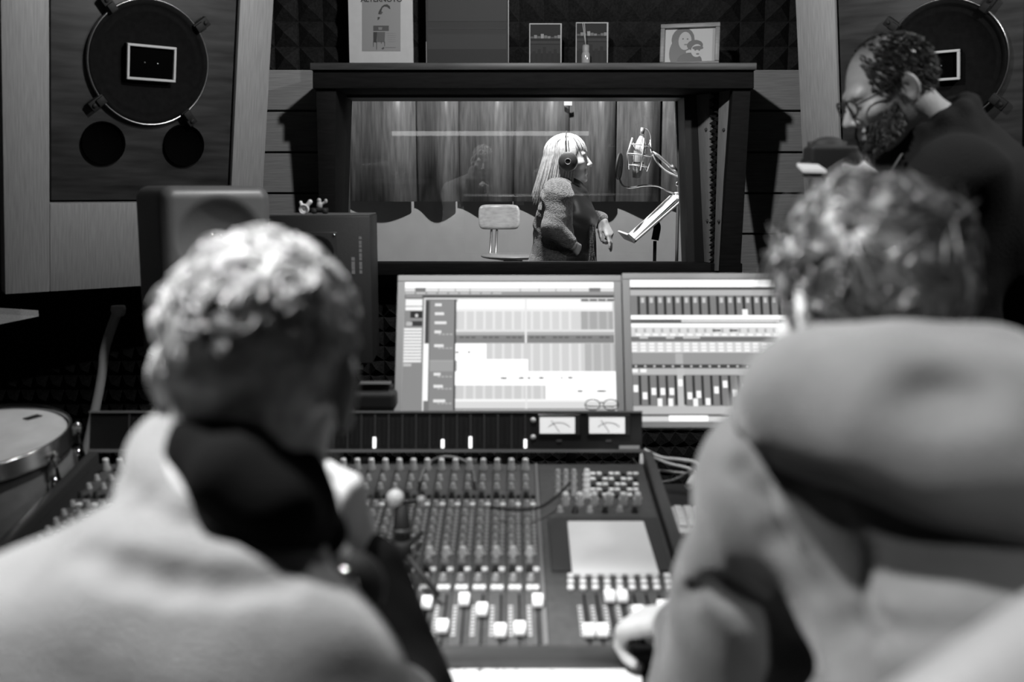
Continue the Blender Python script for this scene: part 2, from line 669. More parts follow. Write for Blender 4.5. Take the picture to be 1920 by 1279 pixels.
def woofer(sp, cx, cz, r, tilt):
    T = Matrix.Translation((cx, 0.0, cz)) @ FACE
    w = MB().lathe([(r * 0.985, -0.006), (r * 0.97, 0.006), (r * 0.90, 0.004), (r * 0.88, -0.004), (r * 0.82, 0.004), (r * 0.78, -0.002), (r * 0.45, -0.010), (r * 0.2, -0.011), (0.001, -0.011)], T, 56).build('woofer', M_cone, sp)
    MB().lathe([(r * 0.965, 0.004), (r * 0.985, 0.010), (r, 0.008), (r, -0.008), (r * 0.965, -0.008)], T, 64, close=True).build('chrome_ring', mat('dull_chrome', 0.5, 0.3, 1.0), w)
    for k in range(4):
        a = R(45 + 90 * k + tilt)
        p = Vector((cx + math.cos(a) * (r + 0.016), -0.008, cz + math.sin(a) * (r + 0.016)))
        Mk = Matrix.Translation(p) @ Matrix.Rotation(-a, 4, 'Y')
        mb = MB()
        mb.box((0, 0, 0), (0.055, 0.02, 0.032), Mk)
        mb.box((-0.012, -0.012, 0), (0.028, 0.012, 0.024), Mk)
        mb.lathe([(0.007, -0.004), (0.007, 0.006), (0.0005, 0.007)], Mk @ Matrix.Translation((0.014, -0.010, 0)) @ FACE, 10)
        mb.build('clamp', M_rubber, w, bevel=0.002)
    return w


def horn(sp, rect, yfront):
    """rectangular horn mouth in the middle of the woofer: pale rim, black throat"""
    a0, b0, a1, b1 = rect
    ca, cb, wd, ht = (a0 + a1) / 2, (b0 + b1) / 2, a1 - a0, b1 - b0
    h = MB()
    h.box((ca, yfront + 0.03, cb), (wd - 0.004, 0.05, ht - 0.004))
    ho = h.build('horn', M_hole, sp, bevel=0.002)
    e = 0.008
    for (c, s) in (((ca, yfront, b0 + e / 2), (wd, 0.014, e)), ((ca, yfront, b1 - e / 2), (wd, 0.014, e)),
                   ((a0 + e / 2, yfront, cb), (e, 0.014, ht - 2 * e)), ((a1 - e / 2, yfront, cb), (e, 0.014, ht - 2 * e))):
        MB().box(c, s).build('horn_rim', mat('horn_rim_paint', 0.62, 0.5), ho, bevel=0.0015, bseg=1)
    for dx in (-0.022, 0.022):
        MB().ball((ca + dx, yfront + 0.002, cb), 0.003, 6).build('horn_screw', M_chrome, ho)


def port(sp, cx, cz, r):
    T = Matrix.Translation((cx, 0.0, cz)) @ FACE
    MB().lathe([(r * 1.0, -0.012), (r, 0.0005), (r * 0.96, 0.0005), (r * 0.95, -0.010), (0.001, -0.0105)], T, 40).build('port', M_hole, sp)


OL = W(276, 115, 3.5)
AL, TL = R(41), R(11)
axl = axes(AL, TL)
uL = lambda x, y: ucoord(x, y, OL, axl)
dims = (uL(5, 250)[0], uL(93, 250)[0], uL(441, 200)[0], uL(502, 200)[0], uL(180, 381)[1], uL(130, 545)[1], 0.42, 0.56)
spL, _ = main_speaker(OL, AL, TL, dims, 'big pale wood-framed soffit speaker with bare woofer, beside the poster end of the shelf', False)
rW = (uL(390, 115)[0] - uL(161, 115)[0]) / 2
cW = ((uL(390, 115)[0] + uL(161, 115)[0]) / 2, (uL(276, 5)[1] + uL(276, 226)[1]) / 2)
woofer(spL, cW[0], cW[1], rW, -6)
r0, r1 = uL(233, 147), uL(326, 88)
horn(spL, (r0[0], r0[1], r1[0], r1[1]), -0.018)
for px, py, rp in ((195, 269, 41), (346, 273, 37.5)):
    c = uL(px, py)
    port(spL, c[0], c[1], (uL(px + rp, py)[0] - uL(px - rp, py)[0]) / 2)

ORR = W(1772, 118, 3.55)
axr = axes(-AL, TL)
uR = lambda x, y: ucoord(x, y, ORR, axr)
lo, li = uR(1497, 130)[0], uR(1569, 130)[0]
ri = li + (dims[2] - dims[1])
spR, _ = main_speaker(ORR, -AL, TL, (lo, li, ri, ri + li - lo, dims[4], dims[5], 0.42, 0.56), 'big soffit speaker partly hidden behind the bearded man with the camera', True)
woofer(spR, 0.0, uR(1772, 116)[1], rW, 6)
rr0, rr1 = uR(1803, 148), uR(1803, 91)
hw = r1[0] - r0[0]
horn(spR, (rr0[0] - hw, rr0[1], rr0[0], rr1[1]), -0.018)
for c in (uR(1838, 270), ):
    rp = 0.066
    port(spR, c[0], c[1], rp)
    port(spR, c[0] - 0.265, c[1], rp)

# pale ledge under the left speaker
tag(wbuild(MB().prism([W(-80, 572, 3.1), W(72, 582, 3.35), W(60, 586, 3.35), W(-80, 612, 3.05)], (0, 0, -0.02)), 'wall_ledge', M_woodh, None),
    'pale wooden ledge corner under the speaker above the drum', 'ledge')

# ================================================================== THINGS ON THE SHELF
YP = 4.1


def pw(px, py, Y=YP):
    return W(px, py, Y)


def pq(mb, x0, y0, x1, y1, col, Y):
    mb.poly([W(x0, y1, Y), W(x1, y1, Y), W(x1, y0, Y), W(x0, y0, Y)], col)


def ppoly(mb, pts, col, Y):
    mb.poly([W(x, y, Y) for x, y in pts], col)


def panel_box(x0, x1, ztop_px, Y, th, name, m, parent, zb=None):
    a, b = W(x0, 122, Y).x, W(x1, 122, Y).x
    zt = W(960, ztop_px, Y).z if ztop_px is not None else ZS + 0.44
    zb = ZS if zb is None else zb
    return wbuild(MB().box(((a + b) / 2, Y + th / 2, (zb + zt) / 2), (b - a, th, zt - zb)), name, m, parent, bevel=0.0015, bseg=1)


# white framed drawing
po = empty('framed_poster', (W(715, 122, YP).x, YP, ZS), 'tall white framed drawing with dark lettering at its top edge, on the shelf', 'poster')
panel_box(655, 775, -70, YP, 0.025, 'mount', mat('white_mount_board', 0.50, 0.6, noise=0.04, nscale=30), po)
mb = MB()
Yp = YP - 0.0012
pq(mb, 679, -45, 751, 96, 0.24, Yp)
Yq = YP - 0.002
ppoly(mb, [(709, 26), (711, 20), (716, 12), (720, 9), (726, 8), (731, 12), (732, 17), (729, 16), (726, 13), (721, 12), (717, 15), (715, 21), (712, 27)], 0.02, Yq)
ppoly(mb, [(715, 21), (718, 23), (715, 27), (712, 27)], 0.06, Yq)
ppoly(mb, [(708, 32), (713, 32), (711, 36), (708, 38)], 0.03, Yq)
ppoly(mb, [(700, 48), (729, 48), (729, 58), (700, 58)], 0.06, Yq)
ppoly(mb, [(709, 51), (717, 51), (716, 56), (710, 56)], 0.18, Yq - 0.0004)
ppoly(mb, [(700, 60), (707, 60), (706, 80), (700, 79)], 0.02, Yq)
ppoly(mb, [(707, 60), (722, 60), (721, 79), (707, 79)], 0.09, Yq)
for x, y in ((700, 88), (706, 93), (715, 82), (721, 87)):
    ppoly(mb, [(x - 0.6, 78), (x + 0.8, 78), (x + 0.6, y), (x - 0.4, y)], 0.05, Yq)
ppoly(mb, [(715, 91), (719, 88), (721, 90), (718, 93)], 0.06, Yq)
for i in range(5):
    pq(mb, 724 + i, 62 + 4 * i, 742, 62.6 + 4 * i, 0.20, Yq)
pq(mb, 722, 88.5, 742, 89.5, 0.14, Yq)
wbuild(mb, 'drawing', M_print, po)
tx = text_mesh('lettering', 'ALTERNOTO', 0.0175 * 1.55, basis(W(715.5, 3.2, YP - 0.0022), (1, 0, 0), (0, 0, 1), (0, -1, 0)), mat('printing_ink', 0.02, 0.6), po, 0.0006)
tx.matrix_parent_inverse = wm(po).inverted()

# dark record-sleeve sized picture (generic print, reflections painted in as lighter bands) and the black edge beside it
lp = empty('framed_print', (W(876, 122, YP).x, YP, ZS), 'square dark framed print with a pale line along its edge, beside the poster', 'picture')
panel_box(799, 953, -45, YP - 0.02, 0.018, 'print_board', mat('dark_print_gloss', 0.028, 0.7, noise=0.15, nscale=6), lp)
mb = MB()
Yp = YP - 0.0215
pq(mb, 802, -40, 950, 40, 0.035, Yp)
pq(mb, 802, 64, 950, 92, 0.034, Yp)
pq(mb, 802, 53, 950, 54, 0.05, Yp)
pq(mb, 802, 92, 950, 121, 0.016, Yp)
wbuild(mb, 'print', attr_mat('glossy_print', 0, 0.7), lp)
for px, top in ((799.6, 80), (953.4, -40)):
    a = W(px, 100, YP - 0.022)
    wbuild(MB().box((a.x, YP - 0.024, (ZS + W(px, top, YP).z) / 2), (0.0035, 0.006, W(px, top, YP).z - ZS)), 'edge_strip', mat('print_edge', 0.16, 0.4), lp)

# two small photographs of a skyline at night
for i, (x0, x1, yt, lab) in enumerate(((992, 1053, 43.5, 'small white-edged night photograph standing alone left of the diffuser bottle'), (1079, 1140, 41.5, 'small white-edged night photograph behind the reed diffuser bottle'))):
    Yf = YP + 0.03
    ph = empty('small_photograph', (W((x0 + x1) / 2, 122, Yf).x, Yf, ZS), lab, 'photograph', 'small night photographs on the shelf')
    panel_box(x0, x1, yt, Yf, 0.008, 'card', mat('photo_card_white', 0.42, 0.5), ph)
    mb = MB()
    Yp = Yf - 0.0008
    e = 2.2
    pq(mb, x0 + e, yt + e, x1 - e, 121, 0.006, Yp)
    Yp -= 0.0006
    oy = 0 if i == 0 else -5
    w0 = x1 - x0 - 2 * e
    for k in range(9):
        xx = x0 + e + w0 * (k + 0.15) / 9
        hh = [5, 9, 6, 12, 8, 6, 4, 7, 9][k]
        pq(mb, xx, 72 + oy - hh * 0.7, xx + w0 / 9 * 0.9, 72 + oy, [0.10, 0.22, 0.12, 0.30, 0.16, 0.2, 0.08, 0.14, 0.22][k], Yp)
    pq(mb, x0 + e, 77 + oy, x1 - e, 82 + oy, 0.03, Yp)
    pq(mb, x0 + e, 84 + oy, x1 - e, 100 + oy, 0.022, Yp)
    for k in range(5):
        pq(mb, x0 + 6 + k * 10, 96 + oy - (k % 3) * 4, x0 + 12 + k * 10, 119, 0.009, Yp - 0.0003)
    wbuild(mb, 'print', attr_mat('glossy_print', 0, 0.7), ph)

# reed diffuser
Yd = YP - 0.06
c = W(1098, 122, Yd)
df = empty('reed_diffuser', (c.x, Yd, ZS), 'small clear diffuser bottle with two thin reeds on the shelf', 'diffuser')
k = (W(1110, 122, Yd).x - W(1098, 122, Yd).x) / 12.0
MB().lathe([(0.001, 0), (7.5 * k, 0), (8 * k, 2 * k), (8 * k, 22 * k), (7 * k, 25 * k), (6 * k, 27 * k)], None, 20).build('bottle', mat('diffuser_glass', 0.35, 0.08, spec=0.8), df)
MB().lathe([(6.3 * k, 26 * k), (6.6 * k, 28 * k), (6.6 * k, 38 * k), (5 * k, 40 * k), (0.001, 40 * k)], None, 20).build('cap', mat('diffuser_cap', 0.30, 0.5), df)
for dx in (-3.0, -6.5):
    MB().tube([(0, 0, 38 * k), (dx * k, 0, 80 * k)], 0.8 * k, 6).build('reed', mat('reed_stick', 0.4, 0.7), df)

# family photograph in a pale wooden frame, leaning back
Yf = 4.05
cx = W(1292, 118, Yf).x
ff = empty('photo_frame', (cx, Yf, ZS + 0.003), 'wooden photo frame with a woman and child portrait at the end of the shelf', 'photo frame')
ff.rotation_euler = (R(-9), 0, R(-14))
hw2 = (W(1347, 100, Yf).x - W(1240, 100, Yf).x) / 2 * 1.03
hh2 = W(1292, 43, Yf).z - ZS
e = 0.017
mfw = mat('photo_frame_wood', 0.20, 0.45, noise=0.15, nscale=30, stretch=(1, 6, 6))
for (c, s) in (((0, 0, e / 2), (2 * hw2, 0.02, e)), ((0, 0, hh2 - e / 2), (2 * hw2, 0.02, e)), ((-hw2 + e / 2, 0, hh2 / 2), (e, 0.02, hh2 - 2 * e)), ((hw2 - e / 2, 0, hh2 / 2), (e, 0.02, hh2 - 2 * e))):
    MB().box(c, s).build('frame_bar', mfw, ff, bevel=0.003)
MB().box((0, 0.012, hh2 / 2), (2 * hw2 - 0.01, 0.008, hh2 - 0.01)).build('backing', M_rubber, ff)
mb = MB()


def L2(x, y, col, d):
    # x,y in 0..1 inside the picture
    return ((-hw2 + e) + x * (2 * hw2 - 2 * e), 0.006 - d, e + (1 - y) * (hh2 - 2 * e))


def blob(cx, cy, rx, ry, col, d, n=18, a0=0, a1=360):
    mb.poly([L2(cx + rx * math.cos(R(a0 + (a1 - a0) * k / n)), cy + ry * math.sin(R(a0 + (a1 - a0) * k / n)), 0, d) for k in range(n)][::-1], col)


mb.poly([L2(0, 1, 0, 0), L2(1, 1, 0, 0), L2(1, 0, 0, 0), L2(0, 0, 0, 0)], 0.36)
blob(0.36, 0.32, 0.23, 0.36, 0.05, 0.0004)
blob(0.26, 0.72, 0.17, 0.42, 0.06, 0.0005)
blob(0.40, 0.36, 0.13, 0.27, 0.30, 0.0008)
blob(0.50, 0.96, 0.25, 0.25, 0.03, 0.0009)
blob(0.60, 0.50, 0.16, 0.16, 0.04, 0.0010)
blob(0.64, 0.66, 0.115, 0.19, 0.36, 0.0012)
blob(0.66, 0.58, 0.11, 0.06, 0.05, 0.0013)
for (x, y) in ((0.36, 0.30), (0.45, 0.31), (0.61, 0.64), (0.69, 0.65)):
    blob(x, y, 0.018, 0.02, 0.03, 0.0015, 10)
blob(0.42, 0.47, 0.04, 0.02, 0.09, 0.0015, 10)
blob(0.66, 0.76, 0.035, 0.025, 0.05, 0.0015, 10)
o = mb.build('portrait', M_print, ff)


# ================================================================== SIGNED DISTANCE FIELDS -> MESH
class Field:
    def __init__(self, lo, hi, h):
        self.lo = np.array(lo, np.float64)
        self.h = h
        self.n = np.ceil((np.array(hi) - self.lo) / h).astype(int) + 1
        self.f = np.full(self.n, 0.06, np.float32)

    def sl(self, lo, hi):
        a = np.clip(np.floor((np.array(lo) - self.lo) / self.h).astype(int), 0, self.n - 1)
        b = np.clip(np.ceil((np.array(hi) - self.lo) / self.h).astype(int) + 1, 1, self.n)
        if np.any(b <= a):
            return None
        ax = [(self.lo[i] + self.h * np.arange(a[i], b[i])).astype(np.float32) for i in range(3)]
        return (slice(a[0], b[0]), slice(a[1], b[1]), slice(a[2], b[2])), ax[0][:, None, None], ax[1][None, :, None], ax[2][None, None, :]

    def put(self, s, d, k, mode):
        f = self.f[s]
        if mode == 'sub':
            d = -d
            h = np.clip(0.5 - 0.5 * (f - d) / k, 0, 1)
            self.f[s] = f * (1 - h) + d * h + k * h * (1 - h)
        else:
            h = np.clip(0.5 + 0.5 * (d - f) / k, 0, 1)
            self.f[s] = d * (1 - h) + f * h - k * h * (1 - h)

    def ell(self, c, r, M=None, k=0.01, mode='add'):
        """ellipsoid; M = 4x4 frame (rotation, translation, uniform scale)"""
        c = Vector(c)
        r = r if hasattr(r, '__len__') else (r, r, r)
        sc = 1.0
        Rm = np.eye(3)
        if M is not None:
            c = M @ c
            sc = M.to_scale()[0]
            Rm = np.array(M.to_3x3().normalized())
        r = [max(1e-4, q * sc) for q in r]
        m = max(r) + 0.06 + k
        got = self.sl([c[i] - m for i in range(3)], [c[i] + m for i in range(3)])
        if not got:
            return self
        s, X, Y, Z = got
        dx, dy, dz = X - c[0], Y - c[1], Z - c[2]
        q = [(Rm[0, i] * dx + Rm[1, i] * dy + Rm[2, i] * dz) / r[i] for i in range(3)]
        k0 = np.sqrt(q[0] ** 2 + q[1] ** 2 + q[2] ** 2)
        k1 = np.sqrt((q[0] / r[0]) ** 2 + (q[1] / r[1]) ** 2 + (q[2] / r[2]) ** 2) + 1e-9
        d = np.where(k0 < 1e-4, -min(r), k0 * (k0 - 1) / k1)
        self.put(s, d.astype(np.float32), k, mode)
        return self

    def cone(self, a, b, ra, rb, M=None, k=0.01, mode='add', sq=None):
        """capsule with two radii; sq = (axis, factor) flattens the section along axis"""
        a, b = Vector(a), Vector(b)
        if M is not None:
            sc = M.to_scale()[0]
            a, b, ra, rb = M @ a, M @ b, ra * sc, rb * sc
            if sq:
                sq = ((M.to_3x3().normalized()) @ Vector(sq[0]), sq[1])
        m = max(ra, rb) * (max(1.0, sq[1]) if sq else 1.0) + 0.06 + k
        got = self.sl([min(a[i], b[i]) - m for i in range(3)], [max(a[i], b[i]) + m for i in range(3)])
        if not got:
            return self
        s, X, Y, Z = got
        d = b - a
        L2_ = max(1e-9, d.dot(d))
        px, py, pz = X - a[0], Y - a[1], Z - a[2]
        t = np.clip((px * d[0] + py * d[1] + pz * d[2]) / L2_, 0, 1)
        ex, ey, ez = px - t * d[0], py - t * d[1], pz - t * d[2]
        if sq:
            n = Vector(sq[0]).normalized()
            g = (1.0 / sq[1] - 1.0)
            q = (ex * n[0] + ey * n[1] + ez * n[2]) * g
            ex, ey, ez = ex + q * n[0], ey + q * n[1], ez + q * n[2]
        dd = np.sqrt(ex * ex + ey * ey + ez * ez) - (ra + t * (rb - ra))
        if sq and sq[1] < 1:
            dd = dd * sq[1]
        self.put(s, dd.astype(np.float32), k, mode)
        return self

    def chain(self, pts, rad, M=None, k=0.01, **kw):
        for i in range(len(pts) - 1):
            self.cone(pts[i], pts[i + 1], rad[i], rad[i + 1], M, k, **kw)
        return self

    def rbox(self, c, half, rnd, M=None, k=0.004, mode='add'):
        lo = [-(half[i] + 0.05) for i in range(3)]
        got = self.sl([c[i] + lo[i] for i in range(3)], [c[i] - lo[i] for i in range(3)])
        s, X, Y, Z = got
        q = [np.abs(v - c[i]) - (half[i] - rnd) for i, v in enumerate((X, Y, Z))]
        out = np.sqrt(np.maximum(q[0], 0) ** 2 + np.maximum(q[1], 0) ** 2 + np.maximum(q[2], 0) ** 2)
        ins = np.minimum(np.maximum(np.maximum(q[0] + 0 * q[1] + 0 * q[2], q[1] + 0 * q[0] + 0 * q[2]), q[2] + 0 * q[0] + 0 * q[1]), 0)
        self.put(s, (out + ins - rnd).astype(np.float32), k, mode)
        return self

    def cut(self, p, n, k=0.004):
        """keep the side opposite to n"""
        n = Vector(n).normalized()
        ax = [(self.lo[i] + self.h * np.arange(self.n[i])).astype(np.float32) for i in range(3)]
        d = (ax[0][:, None, None] - p[0]) * n[0] + (ax[1][None, :, None] - p[1]) * n[1] + (ax[2][None, None, :] - p[2]) * n[2]
        self.f = np.maximum(self.f, d).astype(np.float32)
        return self

    def wrinkle(self, amp, freq, seed=0, lo=None, hi=None, aniso=(1, 1, 1)):
        rg = np.random.default_rng(seed)
        ax = [(self.lo[i] + self.h * np.arange(self.n[i])).astype(np.float32) * aniso[i] for i in range(3)]
        out = np.zeros(self.n, np.float32)
        for o in range(5):
            w = rg.normal(size=3)
            w = w / np.linalg.norm(w) * freq * (0.7 + 0.4 * o)
            ph = rg.uniform(0, 6.28)
            out += np.sin(w[0] * ax[0][:, None, None] + w[1] * ax[1][None, :, None] + w[2] * ax[2][None, None, :] + ph + 1.3 * np.sin(0.45 * (w[1] * ax[0][:, None, None] - w[0] * ax[1][None, :, None] + w[2] * ax[2][None, None, :]))) / (1 + 0.5 * o)
        self.f = self.f + amp * out
        return self

    def crease(self, pix, r, k=0.012, y0=0.55, y1=1.15, mode='sub', out=0.0):
        """groove pressed into the surface along image points"""
        pts = []
        for px, py in pix:
            for Yq in np.arange(y0, y1, 0.002):
                q = W(px, py, float(Yq))
                i = np.round((np.array(q) - self.lo) / self.h).astype(int)
                if np.all(i >= 0) and np.all(i < self.n) and self.f[tuple(i)] < 0:
                    pts.append(W(px, py, float(Yq) - out))
                    break
        for a_, b_ in zip(pts[:-1], pts[1:]):
            self.cone(a_, b_, r, r, k=k, mode=mode)
        return self

    def arrays(self):
        f = self.f
        f[0, :, :] = f[-1, :, :] = 0.05
        f[:, 0, :] = f[:, -1, :] = 0.05
        f[:, :, 0] = f[:, :, -1] = 0.05
        neg = f < 0
        n = self.n
        cnt = np.zeros(n - 1, np.int8)
        for i in (0, 1):
            for j in (0, 1):
                for k in (0, 1):
                    cnt += neg[i:n[0] - 1 + i, j:n[1] - 1 + j, k:n[2] - 1 + k]
        act = np.argwhere((cnt > 0) & (cnt < 8))
        idx = np.full(n - 1, -1, np.int32)
        idx[act[:, 0], act[:, 1], act[:, 2]] = np.arange(len(act))
        acc = np.zeros((len(act), 3))
        num = np.zeros(len(act))
        I, J, K = act.T
        cor = [(i, j, k) for i in (0, 1) for j in (0, 1) for k in (0, 1)]
        val = {c: f[I + c[0], J + c[1], K + c[2]] for c in cor}
        for c in cor:
            for axn in range(3):
                if c[axn] == 0:
                    d = list(c)
                    d[axn] = 1
                    va, vb = val[c], val[tuple(d)]
                    x = (va < 0) != (vb < 0)
                    t = np.where(x, va / np.where(va == vb, 1, va - vb), 0)
                    for q in range(3):
                        acc[:, q] += np.where(x, c[q] + (t if q == axn else 0), 0)
                    num += x
        v = (act + acc / num[:, None]) * self.h + self.lo
        faces = []
        for axn in range(3):
            sa = [slice(0, n[0]), slice(0, n[1]), slice(0, n[2])]
            sb = list(sa)
            sa[axn] = slice(0, n[axn] - 1)
            sb[axn] = slice(1, n[axn])
            ch = neg[tuple(sa)] != neg[tuple(sb)]
            e = np.argwhere(ch)
            u, w = (axn + 1) % 3, (axn + 2) % 3
            e = e[(e[:, u] > 0) & (e[:, w] > 0) & (e[:, u] < n[u] - 1) & (e[:, w] < n[w] - 1)]
            q = []
            for du, dw in ((-1, -1), (0, -1), (0, 0), (-1, 0)):
                t = e.copy()
                t[:, u] += du
                t[:, w] += dw
                q.append(idx[t[:, 0], t[:, 1], t[:, 2]])
            q = np.stack(q, 1)
            inside = neg[e[:, 0], e[:, 1], e[:, 2]]
            q[~inside] = q[~inside][:, ::-1]
            faces.append(q)
        return v, np.concatenate(faces)

    def build(self, name, m, parent=None, world=True):
        v, q = self.arrays()
        me = bpy.data.meshes.new(name)
        me.vertices.add(len(v))
        me.vertices.foreach_set('co', v.astype(np.float32).ravel())
        me.loops.add(len(q) * 4)
        me.loops.foreach_set('vertex_index', q.astype(np.int32).ravel())
        me.polygons.add(len(q))
        me.polygons.foreach_set('loop_start', np.arange(0, len(q) * 4, 4, dtype=np.int32))
        me.polygons.foreach_set('use_smooth', np.ones(len(q), bool))
        me.update(calc_edges=True)
        me.validate()
        me.materials.append(m)
        o = bpy.data.objects.new(name, me)
        COL.objects.link(o)
        if parent is not None:
            o.parent = parent
            if world:
                o.matrix_parent_inverse = wm(parent).inverted()
        return o


# ================================================================== NEAR-FIELD SPEAKERS
NW, ND, NH = 0.30, 0.25, 0.47


def place(root, loc, rz):
    root.location = loc
    root.rotation_euler = (0, 0, rz)
    return root


def copy_tree(o, parent=None):
    c = o.copy()
    COL.objects.link(c)
    c.parent = parent
    for ch in list(o.children):
        copy_tree(ch, c)
    return c


def nearfield():
    r = empty('nearfield_speaker', (0, 0, 0), 'rounded grey studio speaker with a curved tweeter recess, behind the man with the pale collar', 'loudspeaker', 'rounded grey nearfield speakers')
    F = Field((-0.2, -0.06, -0.03), (0.2, 0.32, 0.53), 0.004)
    F.rbox((0, ND / 2, NH / 2), (NW / 2, ND / 2, NH / 2), 0.035)
    F.ell((0, -0.035, 0.335), (0.125, 0.075, 0.112), k=0.012, mode='sub')
    F.build('cabinet', M_nearfield, r)
    T = Matrix.Translation((0, 0.036, 0.325)) @ FACE
    tw = MB().lathe([(0.022, -0.004), (0.022, 0.004), (0.017, 0.006), (0.014, 0.004), (0.010, 0.009), (0.004, 0.012), (0.0005, 0.0125)], T, 24).build('tweeter', M_rubber, r)
    for dx in (-0.013, 0.013):
        MB().ball((dx, 0.030, 0.341), 0.004, 8).build('tweeter_bolt', M_chrome, tw)
    T = Matrix.Translation((0, 0.0, 0.125)) @ FACE
    MB().lathe([(0.118, -0.004), (0.118, 0.003), (0.110, 0.004), (0.108, -0.0005), (0.10, 0.0025), (0.09, -0.0005), (0.05, -0.0015), (0.042, 0.004), (0.02, 0.012), (0.0005, 0.014)], T, 48).build('woofer', mat('grey_woofer_cone', 0.06, 0.5), r)
    MB().lathe([(0.112, -0.002), (0.114, 0.0035), (0.119, 0.0035), (0.121, -0.002)], T, 48).build('woofer_rim', mat('woofer_rim_grey', 0.12, 0.35), r)
    return r


def stand(x, y, ztop, w, label):
    s = empty('speaker_stand', (x, y, 0), label, 'speaker stand', 'black speaker stands')
    MB().box((0, 0, ztop - 0.01), (w, w, 0.02)).build('top_plate', M_rubber, s, bevel=0.002, bseg=1)
    MB().tube([(0, 0, 0.02), (0, 0, ztop - 0.02)], 0.035, 14).build('column', M_rubber, s)
    MB().box((0, 0, 0.011), (w * 1.3, w * 1.3, 0.022)).build('base', M_rubber, s, bevel=0.002, bseg=1)
    return s


nfz = W(405, 348, 2.72).z - NH
nf = nearfield()
NFA = R(36)
nfc = W(416, 500, 2.72)
place(nf, (nfc.x, nfc.y, nfz), NFA)
stand(nfc.x - math.sin(NFA) * ND / 2, nfc.y + math.cos(NFA) * ND / 2, nfz, 0.22, 'black stand under the rounded speaker behind the man with the pale collar')
nf2 = copy_tree(nf)
nf2['label'] = 'rounded grey studio speaker cut by the photo edge, beside the hooded man'
nfc2 = W(1998, 500, 2.45)
nfz2 = W(1900, 362, 2.45).z - NH
place(nf2, (nfc2.x, nfc2.y, nfz2), -NFA)
stand(nfc2.x + math.sin(NFA) * ND / 2, nfc2.y + math.cos(NFA) * ND / 2, nfz2, 0.22, 'black stand under the rounded speaker beside the hooded man')


def blackbox(label):
    r = empty('box_speaker', (0, 0, 0), label, 'loudspeaker', 'square black box speakers')
    w, d, h = 0.30, 0.26, 0.44
    MB().box((0, d / 2, h / 2), (w, d, h)).build('cabinet', M_blackbox, r, bevel=0.004)
    MB().box((0, d / 2 + 0.003, h + 0.002), (w - 0.006, d - 0.006, 0.004)).build('top_edge', mat('grey_cabinet_top', 0.10, 0.45), r, bevel=0.001, bseg=1)
    F = MB().box((-0.005, -0.002, 0.335), (0.115, 0.006, 0.115)).build('tweeter_plate', mat('tweeter_plate_black', 0.022, 0.35), r, bevel=0.002, bseg=3)
    MB().lathe([(0.048, 0), (0.048, 0.003), (0.044, 0.004), (0.03, 0.001), (0.016, 0.001), (0.010, 0.006), (0.0005, 0.009)], Matrix.Translation((-0.005, -0.005, 0.335)) @ FACE, 32).build('tweeter_dome', M_cone, F)
    MB().ball((0.045, -0.006, 0.385), 0.004, 8).build('screw', M_chrome, F)
    MB().lathe([(0.105, 0.0), (0.105, 0.005), (0.098, 0.005), (0.09, 0.001), (0.08, 0.005), (0.075, 0.0), (0.03, -0.0005 + 0.001), (0.0005, 0.01)], Matrix.Translation((0, 0, 0.145)) @ FACE, 40).build('woofer', M_cone, r)
    mb = MB()
    x = 0.098
    z = 0.275
    while z < 0.385:
        L = 0.008 + 0.006 * random.random()
        mb.box((x + 0.022, -0.0006, z), (0.008, 0.0012, L))
        if z < 0.318:
            mb.box((x, -0.0006, z), (0.010, 0.0012, L + 0.002))
        z += L + 0.0025
    mb.build('side_print', mat('faded_white_print', 0.16, 0.5), r)
    return r


bb = blackbox('square black speaker box with small toys on top, left of the window sill')
bx = (W(500, 400, 3.0).x + W(693, 400, 3.0).x) / 2
BBY = 3.02
bbz = W(600, 402, BBY).z - 0.444
place(bb, (W(693, 400, BBY).x - 0.15, BBY, bbz), R(3))
stand(W(693, 400, BBY).x - 0.15, BBY + 0.13, bbz, 0.24, 'black stand under the square speaker box with toys')
bb2 = copy_tree(bb)
bb2['label'] = 'square black speaker box showing a corner behind the hooded man\'s hair'
BZ2 = W(1820, 393, 2.9).z - 0.444
place(bb2, (W(1851, 400, 2.9).x - 0.15, 2.9, BZ2), R(-3))
stand(W(1851, 400, 2.9).x - 0.15, 2.9 + 0.13, BZ2, 0.24, 'black stand under the square box behind the hooded man')

# toys on the black box
TZ = bbz + 0.444
tp = W(572, 398, BBY + 0.06)
ty = empty('toy_mug', (tp.x, BBY + 0.05, TZ), 'tiny white ring-shaped toy on the square black speaker box', 'toy')
k = 0.0016
MB().lathe([(0.013, 0), (0.013, 0.008)], Matrix.Translation((0, -0.004, 0.014)) @ FACE, 20, close=False).build('ring', M_white, ty)
F = Field((-0.03, -0.02, -0.002), (0.04, 0.02, 0.06), 0.0016)
F.ell((0, 0, 0.015), (0.015, 0.008, 0.0152), k=0.002).ell((0, -0.009, 0.014), (0.006, 0.008, 0.006), k=0.002, mode='sub')
F.cone((-0.008, 0, 0.026), (-0.010, 0, 0.034), 0.005, 0.005, k=0.003).cone((0.010, 0, 0.026), (0.018, 0, 0.036), 0.006, 0.007, k=0.003)
F.build('body', M_white, ty, world=False)
tc = W(592, 398, BBY + 0.06)
tcar = empty('toy_car', (tc.x + 0.012, BBY + 0.06, TZ), 'tiny dark toy car with a pale rider on the square black speaker box', 'toy')
MB().box((0, 0, 0.013), (0.05, 0.02, 0.010)).build('chassis', M_rubber, tcar, bevel=0.003)
for dx in (-0.016, 0.016):
    MB().lathe([(0.0005, -0.012), (0.008, -0.012), (0.008, 0.012), (0.0005, 0.012)], Matrix.Translation((dx, 0, 0.008)) @ FACE, 14).build('wheel', M_rubber, tcar)
F = Field((-0.02, -0.02, 0.012), (0.03, 0.02, 0.06), 0.0016)
